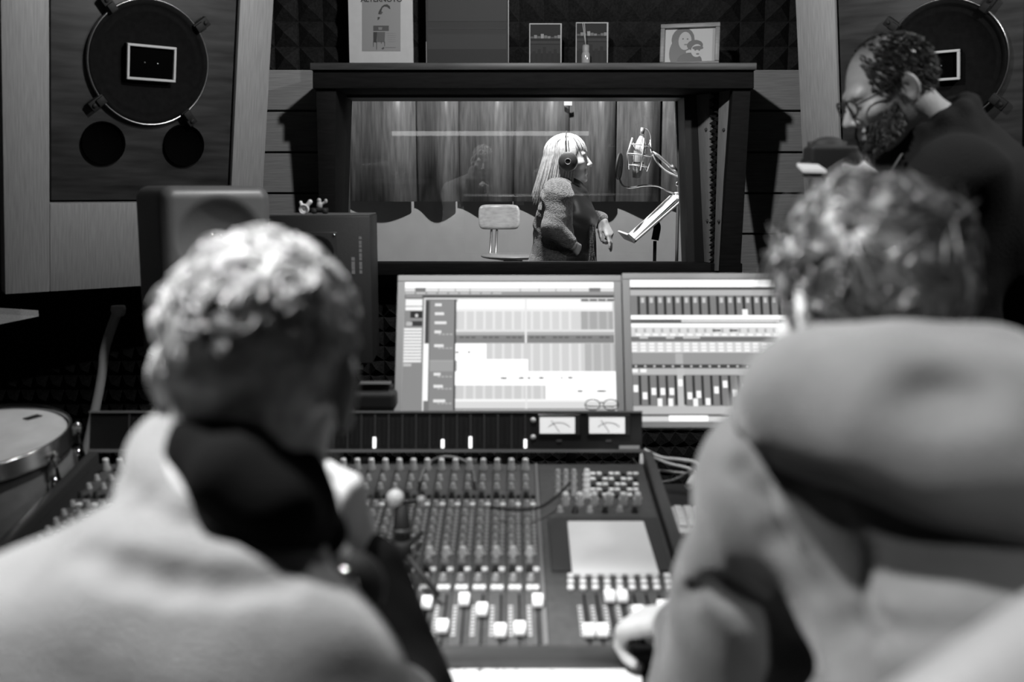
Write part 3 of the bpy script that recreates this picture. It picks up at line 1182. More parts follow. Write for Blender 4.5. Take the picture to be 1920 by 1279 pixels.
F.ell((0, 0, 0.026), (0.009, 0.008, 0.012), k=0.003).ell((-0.001, 0, 0.040), (0.0065, 0.006, 0.007), k=0.002).cone((0.004, 0, 0.028), (0.016, 0, 0.034), 0.004, 0.004, k=0.002).ell((0.019, 0, 0.038), (0.005, 0.005, 0.007), k=0.002)
F.build('rider', mat('toy_pale', 0.4, 0.5), tcar, world=False)

# ================================================================== DESK AND CONSOLE
CF = Vector((0, 1.514, 0.715))
CA = math.atan2(0.099, 0.682)
cx_, cy_, cz_ = Vector((1, 0, 0)), Vector((0, math.cos(CA), math.sin(CA))), Vector((0, -math.sin(CA), math.cos(CA)))
CM = basis(CF, cx_, cy_, cz_)


def cuv(px, py):
    p = on_plane(px, py, CF, cz_) - CF
    return p.dot(cx_), p.dot(cy_)


DZ = 0.60
desk = empty('console_desk', (-0.3, 2.0, 0), 'dark studio desk carrying the mixing console and screens', 'desk')
wbuild(MB().box((-0.085, 1.99, DZ - 0.02), (1.77, 1.26, 0.04)), 'desk_top', M_frame, desk, bevel=0.004)
for x in (-0.94, 0.77):
    wbuild(MB().box((x, 1.99, (DZ - 0.04) / 2), (0.05, 1.18, DZ - 0.04)), 'side_panel', M_frame, desk, bevel=0.003)
wbuild(MB().box((-0.085, 2.56, 0.3), (1.66, 0.03, 0.5)), 'back_panel', M_frame, desk)

con = empty('mixing_console', (0, 0, 0), 'wide grey mixing console with rows of knobs and faders', 'mixing console')
con.matrix_basis = CM
CL, CR = -0.935, 0.295
VB = cuv(960, 872)[1]
# body wedge (world coordinates)
mb = MB()
yb = (CM @ Vector((0, VB + 0.02, 0)))
for_pts = [Vector((CL, CF.y - 0.005, DZ)), Vector((CR, CF.y - 0.005, DZ)), Vector((CL, yb.y, DZ)), Vector((CR, yb.y, DZ)),
           Vector((CL, CF.y - 0.005, CF.z - 0.004)), Vector((CR, CF.y - 0.005, CF.z - 0.004)), Vector((CL, yb.y, yb.z - 0.004)), Vector((CR, yb.y, yb.z - 0.004))]
mb.hexa(for_pts)
wbuild(mb, 'body', M_console2, con, bevel=0.004)
# side cheeks
for x in (CL - 0.012, CR + 0.012):
    mb = MB()
    a = [Vector((x - 0.012, CF.y - 0.03, DZ)), Vector((x - 0.012, yb.y + 0.02, DZ)), Vector((x - 0.012, yb.y + 0.02, yb.z + 0.02)), Vector((x - 0.012, CF.y - 0.03, CF.z + 0.012))]
    mb.prism(a, (0.024, 0, 0))
    wbuild(mb, 'side_cheek', mat('console_cheek', 0.03, 0.45), con, bevel=0.005)
# padded armrest
wbuild(MB().tube([(CL, CF.y - 0.012, CF.z - 0.012), (CR + 0.02, CF.y - 0.012, CF.z - 0.012)], 0.020, 16), 'armrest', mat('armrest_vinyl', 0.05, 0.4), con)

CHW = 0.0307
U0 = 0.0294
NCH = 31
rows = {p: cuv(940, p)[1] for p in (883, 902, 918, 934, 951, 968, 984, 1000, 1016, 1030, 1041, 1057, 1073, 1090, 1107, 1119, 1126, 1212)}


def knob_mesh(r, h, cap):
    mb = MB()
    mb.lathe([(r * 1.15, 0), (r * 1.1, h * 0.25), (r * 0.85, h * 0.35), (r * 0.75, h * 0.95), (r * 0.6, h), (0.0004, h)], None, 12)
    return mb


def proto(mb, name, m, bevel=0.0):
    o = mb.build(name, m, None, bevel=bevel, bseg=1)
    me = o.data
    bpy.data.objects.remove(o)
    return me


ME_tall = proto(knob_mesh(0.0085, 0.024, 1), 'knob', M_knob_grey)
ME_small = proto(knob_mesh(0.0062, 0.013, 1), 'knob', M_knob_grey)
ME_white = proto(knob_mesh(0.0080, 0.015, 1), 'knob', M_knob_light)
ME_dark = proto(knob_mesh(0.0065, 0.013, 1), 'knob', M_knob_dark)
ME_cap = proto(MB().lathe([(0.0066, 0), (0.0066, 0.002), (0.0055, 0.004), (0.0004, 0.0045)], None, 12), 'knob_cap', M_knob_light)
ME_btn = proto(MB().box((0, 0, 0.003), (0.0105, 0.012, 0.006)), 'button', M_button, 0.001)
ME_btnd = proto(MB().box((0, 0, 0.003), (0.0085, 0.010, 0.006)), 'button', M_knob_dark, 0.001)
mbf = MB()
for prof in (1,):
    pts = [(-0.014, 0), (-0.014, 0.006), (-0.010, 0.013), (-0.003, 0.010), (0.003, 0.010), (0.010, 0.013), (0.014, 0.006), (0.014, 0)]
    mbf.prism([Vector((-0.0088, y, z + 0.004)) for y, z in pts], (0.0176, 0, 0))
mbf.box((0, 0, 0.003), (0.003, 0.008, 0.008))
ME_fader = proto(mbf, 'fader_cap', mat('fader_white', 0.85, 0.35), 0.001)
ME_strip = proto(MB().box((0, 0, 0.001), (CHW - 0.0022, VB - 0.004, 0.002)), 'channel_strip', mat('channel_strip_metal', 0.075, 0.45, noise=0.15, nscale=80))
ME_slot = proto(MB().box((0, 0, 0.0015), (0.0032, rows[1119] - rows[1212], 0.003)), 'fader_slot', M_hole)


def inst(me, name, parent, x, y, z=0.002):
    o = bpy.data.objects.new(name, me)
    COL.objects.link(o)
    o.parent = parent
    o.location = (x, y, z)
    return o


fpos = {0: 1138, 1: 1191, 2: 1195, 3: 1155, 4: 1136, 5: 1187, 6: 1142, 7: 1185, 8: 1138, 9: 1180, 10: 1150, 11: 1190}
hidden = MB()


def stuff_knob(x, y, r, h):
    hidden.lathe([(r * 1.1, 0.002), (r * 0.8, h), (0.0004, h)], Matrix.Translation((x, y, 0)), 8)


# shared mark meshes: small printed scales beside the faders
mbm = MB()
for i in range(9):
    mbm.box((0, -0.045 + i * 0.0105, 0.0022), (0.007, 0.0045, 0.0006))
ME_scale = proto(mbm, 'fader_scale', mat('printed_scale', 0.5, 0.6))
mbm = MB()
for i in range(16):
    mbm.box((0.0, -0.12 + i * 0.016, 0.0022), (0.005, 0.006, 0.0006))
ME_marks = proto(mbm, 'knob_scale', mat('printed_scale2', 0.42, 0.6))

for k in range(NCH):
    u = U0 - CHW * k
    st = inst(ME_strip, 'channel_strip', con, u + 0.006, VB / 2, 0.0)
    vis = k <= 13 or k >= 26
    lu = -0.006
    V = lambda p: rows[p] - VB / 2
    if vis:
        t = inst(ME_tall, 'knob', st, lu, V(883))
        inst(ME_cap, 'knob_cap', st, lu, V(883), 0.025)
        for p in (902, 918, 968, 984, 1000, 1016, 1030):
            inst(ME_small, 'knob', st, lu, V(p))
        inst(ME_btnd, 'button', st, lu + 0.014, V(934))
        inst(ME_dark, 'knob', st, lu, V(934))
        inst(ME_small, 'knob', st, lu + 0.001, V(951))
        inst(ME_btn, 'button', st, lu + 0.0135, V(951))
        inst(ME_white, 'knob', st, lu + 0.003, V(1041))
        inst(ME_small, 'knob', st, lu + 0.003, V(1057))
        inst(ME_btn, 'button', st, lu + 0.014, V(1073))
        inst(ME_dark, 'knob', st, lu + 0.002, V(1073))
        inst(ME_small, 'knob', st, lu + 0.004, V(1090))
        inst(ME_btn, 'button', st, lu + 0.001, V(1107))
        inst(ME_btn, 'button', st, lu + 0.012, V(1107))
        inst(ME_slot, 'fader_slot', st, lu + 0.0135, (V(1119) + V(1212)) / 2, 0.002)
        inst(ME_scale, 'fader_scale', st, lu - 0.001, (V(1119) + V(1212)) / 2, 0.0)
        inst(ME_marks, 'knob_scale', st, lu + 0.0135, V(984), 0.0)
        fp = fpos.get(k, 1130 + (k * 37) % 60)
        inst(ME_fader, 'fader_cap', st, lu + 0.0135, cuv(940, fp)[1] - VB / 2, 0.003)
    else:
        for p in (883, 902, 918, 968, 984, 1000, 1016, 1030, 1041, 1057, 1090):
            stuff_knob(u, rows[p], 0.0065, 0.014)
        hidden.box((u + 0.0135, cuv(940, 1160)[1], 0.009), (0.017, 0.027, 0.014))
hk = hidden.build('knob_rows', M_knob_grey, con)
hk['kind'] = 'stuff'

# master section
U1, U2 = 0.058, 0.290
ms = MB().box(((U1 + U2) / 2, VB / 2, 0.001), (U2 - U1, VB - 0.004, 0.0024)).build('master_panel', M_console, con)
MB().box((0.0535, VB / 2, 0.002), (0.006, VB - 0.004, 0.006)).build('divider', mat('divider_metal', 0.16, 0.4), con)


def mpos(px, py):
    return cuv(px, py)


for r_, py in enumerate((893, 903, 913, 923, 933)):
    for c_ in range(9):
        x, y = mpos(1100 + c_ * 11.5, py)
        if c_ == 0:
            inst(ME_white, 'knob', ms, x, y)
        else:
            inst(ME_btn if (c_ + r_) % 3 else ME_btnd, 'button', ms, x, y)
for c_ in range(6):
    x, y = mpos(1060 + c_ * 27, 948)
    inst(ME_white, 'knob', ms, x, y, 0.014)
    inst(ME_tall, 'knob', ms, x, y - 0.003)
    x, y = mpos(1050 + c_ * 28, 962)
    inst(ME_dark if c_ % 2 else ME_small, 'knob', ms, x, y)
for c_ in range(3):
    for r_ in range(4):
        x, y = mpos(1046 + c_ * 15, 892 + r_ * 13)
        inst(ME_small, 'knob', ms, x, y)
# dark screen panel under the white pad
a0, a1 = mpos(1045, 1075), mpos(1205, 975)
MB().box((0.178, (a0[1] + a1[1]) / 2, 0.004), (0.215, a1[1] - a0[1], 0.004)).build('script_tray', M_console2, ms, bevel=0.001, bseg=1)
for r_, py in enumerate((1086, 1097, 1108)):
    for c_ in range(9):
        x, y = mpos(1070, py)
        inst(ME_btn, 'button', ms, x + c_ * 0.0212, y, 0.003)
mf = {0: 1195, 1: 1195, 2: 1130, 3: 1130, 4: 1160, 5: 1172, 6: 1150, 7: 1185}
for c_ in range(8):
    x, y = mpos(1104, 1195)
    x = x + c_ * 0.0212
    inst(ME_slot, 'fader_slot', ms, x, (rows[1119] + rows[1212]) / 2, 0.002)
    inst(ME_fader, 'fader_cap', ms, x, cuv(940, mf[c_])[1], 0.003)
    inst(ME_scale, 'fader_scale', ms, x - 0.009, (rows[1119] + rows[1212]) / 2, 0.0)
# the object origin of each strip part sits on the strip, the master parts on the console

# meter bridge
YM = 2.262
ZM0 = W(900, 847, YM).z
ZM1 = W(900, 771, YM + 0.02).z
TM = math.atan2(0.02, ZM1 - ZM0)
MH = math.hypot(0.02, ZM1 - ZM0)
mbx0, mbx1 = W(163, 800, YM).x, W(1206, 800, YM).x
br = empty('meter_bridge', (0, 0, 0), 'long black meter bridge with level columns and two lit needle meters, behind the knobs', 'meter bridge')
br.matrix_basis = basis((0, YM, ZM0), (1, 0, 0), (0, math.cos(TM), -math.sin(TM)), (0, math.sin(TM), math.cos(TM)))
cxm, wdm = (mbx0 + mbx1) / 2, mbx1 - mbx0
MB().box((cxm, 0.04, MH / 2), (wdm, 0.078, MH)).build('housing', mat('meter_black', 0.014, 0.35), br, bevel=0.002, bseg=1)
MB().box((cxm, -0.002, 0.002), (wdm, 0.006, 0.007)).build('edge_strip', mat('bridge_edge_metal', 0.2, 0.35), br)
MB().box((cxm, -0.001, MH - 0.0015), (wdm, 0.006, 0.004)).build('edge_strip', mat('bridge_edge_metal', 0.2, 0.35), br)
for x in (mbx0 + 0.01, mbx1 - 0.16, -0.35):
    mb = MB()
    mb.box((x, YM + 0.045, (ZM0 + 0.80) / 2 - 0.0), (0.02, 0.05, ZM0 - 0.80 + 0.02))
    wbuild(mb, 'bracket', M_console2, br)
lit = {702: 20, 830: 16, 882: 21, 985: 16}
px = 625.5
spacing = (985 - 702) / 11.0
ME_div = proto(MB().box((0, 0, 0), (0.0035, 0.002, MH - 0.012)), 'meter_divider', mat('meter_divider_grey', 0.055, 0.5))
mbl = MB()
for i in range(10):
    for j in (0, 1):
        mbl.box((-0.006 + 0.012 * j, 0, -0.028 + i * 0.0062), (0.005, 0.001, 0.003))
ME_ticks = proto(mbl, 'meter_scale', mat('meter_scale_grey', 0.035, 0.5))
for i in range(-18, 15):
    p = 702 + spacing * i
    if p > 995 or p < 170:
        continue
    x = (W(p, 810, YM)).x
    inst(ME_div, 'meter_divider', br, x, -0.001, MH / 2)
    if p < 300 or p > 560:
        inst(ME_ticks, 'meter_scale', br, x + 0.015, -0.0005, MH / 2)
for p, h in lit.items():
    a, b = W(p, 840, YM), W(p, 840 - h, YM)
    MB().box((a.x, -0.003, 0.008 + (b.z - a.z) / 2), (0.0072, 0.004, b.z - a.z)).build('level_light', M_led, br, bevel=0.001, bseg=1)
for (p0, p1) in ((1013, 1084), (1106, 1178)):
    x0, x1 = W(p0, 795, YM).x, W(p1, 795, YM).x
    zc, hh = MH * 0.66, MH * 0.40
    mtr = MB().box(((x0 + x1) / 2, -0.003, zc), (x1 - x0 + 0.012, 0.008, hh + 0.012)).build('needle_meter', mat('meter_bezel', 0.03, 0.3), br, bevel=0.002, bseg=1)
    MB().box(((x0 + x1) / 2 - 0.004, -0.0075, zc - 0.001), (x1 - x0 - 0.006, 0.002, hh)).build('meter_face', M_vu, mtr)
    arc = [((x0 + x1) / 2 + 0.032 * math.sin(a), -0.0095, zc - hh * 0.62 + 0.028 * math.cos(a)) for a in [R(-50 + 10 * i) for i in range(11)]]
    MB().tube(arc, 0.0006, 4).build('scale_arc', M_rubber, mtr)
    MB().tube([((x0 + x1) / 2 + 0.001, -0.0095, zc - hh * 0.45), ((x0 + x1) / 2 - 0.018, -0.0095, zc + hh * 0.30)], 0.0006, 4).build('needle', M_rubber, mtr)
    MB().box(((x0 + x1) / 2, -0.0015, MH * 0.27), (0.012, 0.003, 0.004)).build('lamp_slot', mat('dim_lamp', 0.12, 0.4), br)
for zz in (0.78, 0.36):
    p = W(1000, 800, YM).x
    MB().lathe([(0.006, 0), (0.006, 0.004), (0.0005, 0.005)], Matrix.Translation((p, -0.001, MH * zz)) @ FACE, 12).build('button', M_button, br)
p = W(1180, 838, YM).x
MB().box((p, -0.0025, 0.010), (0.046, 0.003, 0.008)).build('badge', mat('badge_silver', 0.55, 0.4), br)

# ================================================================== COMPUTER SCREENS
TB = R(22)
MN = Vector((0, -math.cos(TB), math.sin(TB)))
MU = Vector((0, math.sin(TB), math.cos(TB)))


def display(x0, x1, yt, yb, Y, label):
    O = W((x0 + x1) / 2, (yt + yb) / 2, Y)
    P = lambda px, py: (lambda q: (q.x, q.dot(MU)))(on_plane(px, py, O, MN) - O)
    ym = (yt + yb) / 2
    a0, a1 = P(x0, ym)[0], P(x1, ym)[0]
    b0, b1 = P(960, yb)[1], P(960, yt)[1]
    d = empty('flat_screen', (0, 0, 0), label, 'screen', 'silver-framed computer screens')
    d.matrix_basis = basis(O, (1, 0, 0), -MN, MU)
    w, h = a1 - a0, b1 - b0
    MB().box(((a0 + a1) / 2, 0.014, (b0 + b1) / 2), (w, 0.024, h)).build('casing', M_alu, d, bevel=0.004)
    bz = 0.0185
    m = mat('screen_bezel_silver', 0.36, 0.45)
    zt = 0.016
    for c, s in ((((a0 + a1) / 2, 0.0, b1 - zt / 2), (w, 0.008, zt)), (((a0 + a1) / 2, 0.0, b0 + zt / 2), (w, 0.008, zt)),
                 ((a0 + bz / 2, 0, (b0 + b1) / 2), (bz, 0.008, h - 2 * zt)), ((a1 - bz / 2, 0, (b0 + b1) / 2), (bz, 0.008, h - 2 * zt))):
        MB().box(c, s).build('bezel', m, d, bevel=0.0015, bseg=1)
    # stand to the desk
    low = b0
    foot = Vector((0, 0, 0))
    wl = d.matrix_basis
    mb = MB()
    top = wl @ Vector(((a0 + a1) / 2, 0.03, (b0 + b1) / 2))
    mb.tube([top, top + Vector((0, 0.06, -0.12)), Vector((top.x, top.y + 0.05, DZ + 0.012))], 0.02, 10)
    mb.box((top.x, top.y + 0.03, DZ + 0.006), (0.2, 0.16, 0.012))
    wbuild(mb, 'stand', M_alu, d)
    scr = (a0 + bz - 0.001, a1 - bz + 0.001, b0 + zt - 0.001, b1 - zt + 0.001)
    return d, scr


class UI:
    def __init__(self, scr):
        self.s = scr
        self.mb = MB()
        self.z = 0

    def q(self, x0, y0, x1, y1, v):
        a0, a1, b0, b1 = self.s
        self.z += 1
        y = 0.001 - self.z * 0.000006
        X = lambda t: a0 + t * (a1 - a0)
        Z = lambda t: b1 - t * (b1 - b0)
        self.mb.poly([(X(x0), y, Z(y1)), (X(x1), y, Z(y1)), (X(x1), y, Z(y0)), (X(x0), y, Z(y0))], lin(v) * 1.0)

    def e(self, cx, cy, rx, ry, v, n=14):
        a0, a1, b0, b1 = self.s
        self.z += 1
        y = 0.001 - self.z * 0.000006
        self.mb.poly([(a0 + (cx + rx * math.cos(-2 * math.pi * k / n)) * (a1 - a0), y, b1 - (cy + ry * math.sin(-2 * math.pi * k / n)) * (b1 - b0)) for k in range(n)], lin(v))


WH = 285
scL, sL = display(742, 1168, 517, 806, 2.44, 'silver-framed screen showing an audio editing timeline, left of the pair')
u = UI(sL)
u.q(0, 0, 1, 1, 135)
u.q(0, 0, 1, 0.05, 275)
u.q(0, 0.045, 1, 0.072, 225)
for a, b in ((0.05, 0.10), (0.88, 0.935)):
    u.q(a, 0.045, b, 0.072, 120)
for a in (0.16, 0.24, 0.31, 0.55, 0.64, 0.72, 0.79):
    u.q(a, 0.052, a + 0.004, 0.072, 150)
u.q(0, 0.072, 1, 0.098, 150)
for i in range(9):
    u.q(0.005 + i * 0.052, 0.077, 0.047 + i * 0.052, 0.090, 195)
u.q(0.0, 0.098, 1, 0.116, 70)
u.q(0.005, 0.10, 0.085, 0.112, 160)
u.q(0, 0.118, 0.092, 1, 140)
for y in (0.128, 0.150, 0.182):
    u.q(0.006, y, 0.086, y + 0.026, 250)
u.q(0.03, 0.215, 0.088, 0.262, 35)
u.e(0.06, 0.245, 0.008, 0.013, 200)
u.q(0.03, 0.285, 0.088, 0.32, 50)
u.q(0.012, 0.29, 0.04, 0.318, 190)
for i in range(11):
    u.q(0.002, 0.335 + i * 0.0225, 0.086, 0.352 + i * 0.0225, 240)
u.q(0.003, 0.585, 0.04, 0.605, 195)
u.q(0.094, 0.118, 1.0, 0.925, 225)
u.q(0.101, 0.128, 0.995, 0.915, 120)
u.q(0.104, 0.14, 0.118, 0.44, 60)
u.q(0.096, 0.445, 0.120, 0.845, 255)
u.q(0.126, 0.135, 0.238, 0.91, 140)
for i, y in enumerate((0.168, 0.232, 0.297, 0.362, 0.460, 0.588, 0.660, 0.744, 0.845)):
    u.q(0.146, y - 0.010, 0.178 + 0.012 * (i % 3), y + 0.010, 235)
    if i >= 3:
        for j in range(4):
            u.q(0.165 + j * 0.018, y + 0.012, 0.177 + j * 0.018, y + 0.022, 180)
u.q(0.126, 0.562, 0.238, 0.568, 175)
u.q(0.126, 0.568, 0.238, 0.64, 160)
u.q(0.240, 0.13, 0.248, 0.91, 65)
u.q(0.248, 0.125, 0.995, 0.91, 200)
u.q(0.255, 0.128, 0.84, 0.15, 255)
for i in range(4):
    u.q(0.842 + i * 0.041, 0.128, 0.876 + i * 0.041, 0.140, 60)
u.q(0.248, 0.148, 0.99, 0.205, 255)
u.q(0.248, 0.198, 0.99, 0.215, 240)


def gridband(x0, x1, y0, y1, v, step=0.045):
    u.q(x0, y0, x1, y1, v)
    x = x0 + 0.03
    while x < x1 - 0.015:
        u.q(x, y0, x + 0.012, y1, min(255, v + 18))
        x += step


gridband(0.256, 0.84, 0.215, 0.345, 215)
gridband(0.84, 0.99, 0.215, 0.345, 170)
u.q(0.248, 0.345, 0.995, 0.362, 228)
u.q(0.248, 0.362, 0.995, 0.385, 180)
u.q(0.248, 0.385, 0.995, 0.440, 130)
for i in range(26):
    if i % 4 != 3:
        u.q(0.265 + i * 0.0275, 0.395, 0.285 + i * 0.0275, 0.407, 95)
gridband(0.39, 0.855, 0.445, 0.64, 212)
gridband(0.855, 0.998, 0.445, 0.64, 182)
u.q(0.246, 0.445, 0.392, 0.565, 275)
u.q(0.256, 0.555, 0.588, 0.645, 275)
u.q(0.246, 0.64, 1.0, 0.738, 275)
gridband(0.256, 0.67, 0.738, 0.832, 208)
u.q(0.67, 0.73, 1.0, 0.835, 275)
u.q(0.248, 0.832, 1.0, 0.85, 250)
u.q(0.248, 0.85, 1.0, 0.895, 222)
u.q(0.248, 0.897, 1.0, 0.905, 140)
u.q(0.573, 0.13, 0.583, 0.44, 236)
u.q(0.575, 0.74, 0.583, 0.9, 236)
for x, y, w_ in ((0.474, 0.688, 0.017), (0.556, 0.687, 0.014), (0.592, 0.687, 0.008), (0.650, 0.686, 0.013), (0.745, 0.686, 0.004), (0.785, 0.685, 0.012), (0.83, 0.778, 0.014), (0.93, 0.778, 0.025), (0.31, 0.506, 0.006), (0.255, 0.507, 0.008)):
    u.e(x, y, w_, 0.0055, 50)
u.mb.build('display', M_screen, scL)

scR, sR = display(1170, 1598, 513, 803, 2.44, 'silver-framed screen showing a software mixer, partly behind the hooded man')
u = UI(sR)
u.q(0, 0, 1, 1, 150)
u.q(0, 0, 1, 0.055, 280)
u.q(0, 0.055, 1, 0.074, 60)
u.q(0, 0.074, 1, 0.115, 185)
u.q(0, 0.115, 1, 0.257, 130)
for i in range(24):
    x = 0.035 + i * 0.0415
    u.q(x, 0.12, x + 0.013, 0.255, 48)
    if i != 8:
        u.q(x + 0.018, 0.132, x + 0.033, 0.168, 205)
u.q(0.53, 0.215, 0.556, 0.257, 255)
u.q(0, 0.257, 1, 0.287, 280)
u.q(0, 0.287, 1, 0.310, 95)
u.q(0.24, 0.29, 0.70, 0.307, 225)
u.q(0, 0.316, 1, 0.342, 270)
u.q(0, 0.342, 1, 0.408, 222)
for i in range(25):
    x = 0.02 + i * 0.0405
    u.q(x, 0.352, x + 0.012, 0.38, 180)
    u.q(x + 0.004, 0.388, x + 0.028, 0.404, 255)
for x in (0.385, 0.465):
    u.q(x, 0.360, x + 0.038, 0.372, 70)
u.q(0, 0.412, 1, 0.442, 115)
for x in (0.04, 0.165, 0.245, 0.285):
    u.q(x, 0.410, x + 0.04, 0.424, 200)
u.q(0, 0.447, 1, 0.522, 215)
for i in range(25):
    x = 0.004 + i * 0.0405
    for j in range(3):
        u.q(x, 0.453 + j * 0.023, x + 0.024, 0.468 + j * 0.023, 255)
u.q(0, 0.527, 1, 0.602, 155)
u.q(0.205, 0.527, 0.24, 0.602, 180)
u.q(0, 0.605, 1, 0.630, 70)
for i in range(22):
    u.e(0.02 + i * 0.043, 0.618, 0.006, 0.008, 200)
u.q(0, 0.634, 1, 0.676, 190)
u.q(0.0, 0.636, 0.028, 0.660, 255)
u.q(0.04, 0.636, 0.068, 0.660, 255)
u.q(0, 0.678, 1, 0.892, 130)
u.q(0.21, 0.63, 0.245, 0.90, 195)
cps = [0.77, 0.82, 0.79, 0.79, 0.79, 0.73, 0.82, 0.81, 0.86, 0.78, 0.74, 0.80, 0.76, 0.82, 0.78, 0.8, 0.75, 0.79, 0.84, 0.77, 0.81, 0.78, 0.8]
for i in range(23):
    x = 0.030 + i * 0.0415
    u.q(x, 0.682, x + 0.012, 0.885, 48)
    u.q(x - 0.024, cps[i] - 0.022, x - 0.003, cps[i] + 0.026, 262)
for x in (0.115, 0.165, 0.28):
    u.q(x, 0.84, x + 0.022, 0.893, 255)
u.q(0, 0.893, 1, 0.945, 190)
u.q(0, 0.95, 1, 0.963, 90)
u.q(0, 0.963, 1, 1.0, 215)
u.q(0.165, 0.957, 0.345, 1.0, 280)
u.mb.build('display', M_screen, scR)

# ================================================================== THINGS ON AND AROUND THE CONSOLE
def bez(pts, n=10):
    """Catmull-Rom through points"""
    pts = [Vector(p) for p in pts]
    P = [pts[0]] + pts + [pts[-1]]
    out = []
    for i in range(1, len(P) - 2):
        for k in range(n):
            t = k / n
            a, b, c, d = P[i - 1], P[i], P[i + 1], P[i + 2]
            out.append(0.5 * ((2 * b) + (c - a) * t + (2 * a - 5 * b + 4 * c - d) * t * t + (3 * b - a - 3 * c + d) * t ** 3))
    out.append(pts[-1])
    return out


def on_console(px, py, lift=0.0):
    p = on_plane(px, py, CF + cz_ * lift, cz_)
    return p


# white square pad on the script tray
c0 = [on_console(x, y, 0.012) for x, y in ((1073, 1075), (1237, 1075), (1207, 976), (1063, 976))]
mb = MB().prism([p for p in c0], -cz_ * 0.010)
tag(wbuild(mb, 'white_pad', mat('pad_white', 0.78, 0.5, noise=0.02, nscale=30), None, bevel=0.003), 'square white pad lying on the console beside the fader bank', 'pad')

# notepad on the front ledge with pencil marks
zl_ = 0.695
a = [on_plane(x, y, Vector((0, 0, zl_)), Vector((0, 0, 1))) for x, y in ((795, 1340), (1207, 1340), (1203, 1240), (806, 1240))]
np_ = empty('notepad', ((a[0].x + a[1].x) / 2, 1.4, zl_ - 0.012), 'long white notepad with faint pencil marks in front of the faders', 'notepad')
wbuild(MB().prism(a, (0, 0, -0.012)), 'sheets', M_paper, np_, bevel=0.003)
for x, y, w_, h_, sl in ((822, 1256, 3, 12, 6), (850, 1254, 14, 1.5, 0), (868, 1250, 2, 12, 7), (893, 1256, 10, 4, 2), (899, 1252, 2, 9, 4), (930, 1248, 2.5, 15, 2), (945, 1250, 2, 14, -2), (958, 1250, 8, 2.5, 0), (966, 1252, 2.5, 14, 1), (1030, 1258, 10, 2, 0)):
    q = [on_plane(px, py, Vector((0, 0, zl_ + 0.0006)), Vector((0, 0, 1))) for px, py in ((x, y + h_), (x + w_, y + h_), (x + w_ + sl, y), (x + sl, y))]
    wbuild(MB().prism(q, (0, 0, 0.0002)), 'pencil_mark', mat('pencil_grey', 0.12, 0.7), np_)
# front ledge that carries it
wbuild(MB().box((-0.085, 1.425, zl_ - 0.012 - 0.0475), (1.77, 0.14, 0.095)), 'front_ledge', M_frame, desk, bevel=0.004)

# pedestal and keyboard right of the console
KZ = 0.735
ped = empty('equipment_case', (0.60, 2.0, DZ), 'low dark equipment case on the desk beside the console', 'case')
wbuild(MB().box((0.557, 1.96, (DZ + KZ) / 2), (0.455, 0.80, KZ - DZ)), 'case_body', M_console2, ped, bevel=0.006)
wbuild(MB().box((0.557, 1.557, (DZ + KZ) / 2), (0.42, 0.008, 0.08)), 'front_plate', M_console, ped, bevel=0.002)
kp = on_plane(1250, 951, Vector((0, 0, KZ + 0.01)), Vector((0, 0, 1)))
kb = empty('computer_keyboard', (kp.x, kp.y, KZ), 'white computer keyboard standing beside the console, mostly behind the arm', 'keyboard')
kb.rotation_euler = (0, 0, R(-4))
MB().box((0.2, -0.085, 0.006), (0.40, 0.17, 0.012)).build('tray', mat('keyboard_tray', 0.62, 0.4), kb, bevel=0.003)
ME_key = proto(MB().box((0, 0, 0.003), (0.0165, 0.0165, 0.008)), 'key', M_white, 0.002)
for r_ in range(6):
    for c_ in range(19):
        inst(ME_key, 'key', kb, 0.022 + c_ * 0.0197, -0.02 - r_ * 0.0225, 0.012)

# small ball-headed tabletop tripod
b0 = on_console(760, 1066, 0.0)
tb = on_console(742, 1150, 0.0)
base = on_console(757, 1085, 0.02)
tr = empty('tabletop_tripod', (base.x, base.y, base.z - 0.02), 'small black tabletop tripod with a white ball head standing on the console', 'tripod')
hub = base + cz_ * 0.055
for px, py in ((703, 1082), (822, 1118), (790, 1000)):
    wbuild(MB().tube([hub, on_console(px, py, 0.022)], [0.006, 0.0045], 8), 'leg', M_rubber, tr)
wbuild(MB().tube([hub - cz_ * 0.01, hub + cz_ * 0.02], 0.016, 14), 'hub', M_rubber, tr)
topn = on_plane(752, 945, base, Vector((0, -1, 0)))
wbuild(MB().tube([hub, hub.lerp(topn, 0.5), topn], [0.013, 0.015, 0.011], 12), 'column', M_rubber, tr)
wbuild(MB().tube([hub.lerp(topn, 0.40), hub.lerp(topn, 0.47)], 0.018, 12), 'collar', mat('tripod_collar', 0.05, 0.4), tr)
hd = on_plane(741, 934, base, Vector((0, -1, 0)))
wbuild(MB().ball(hd, 0.0155, 10), 'ball_head', M_white, tr)
k2 = on_plane(790, 938, base, Vector((0, -1, 0)))
wbuild(MB().tube([topn, k2], [0.005, 0.005], 8), 'lever', M_rubber, tr)
wbuild(MB().ball(k2, 0.008, 8), 'lever_knob', mat('lever_knob_grey', 0.4, 0.4), tr)

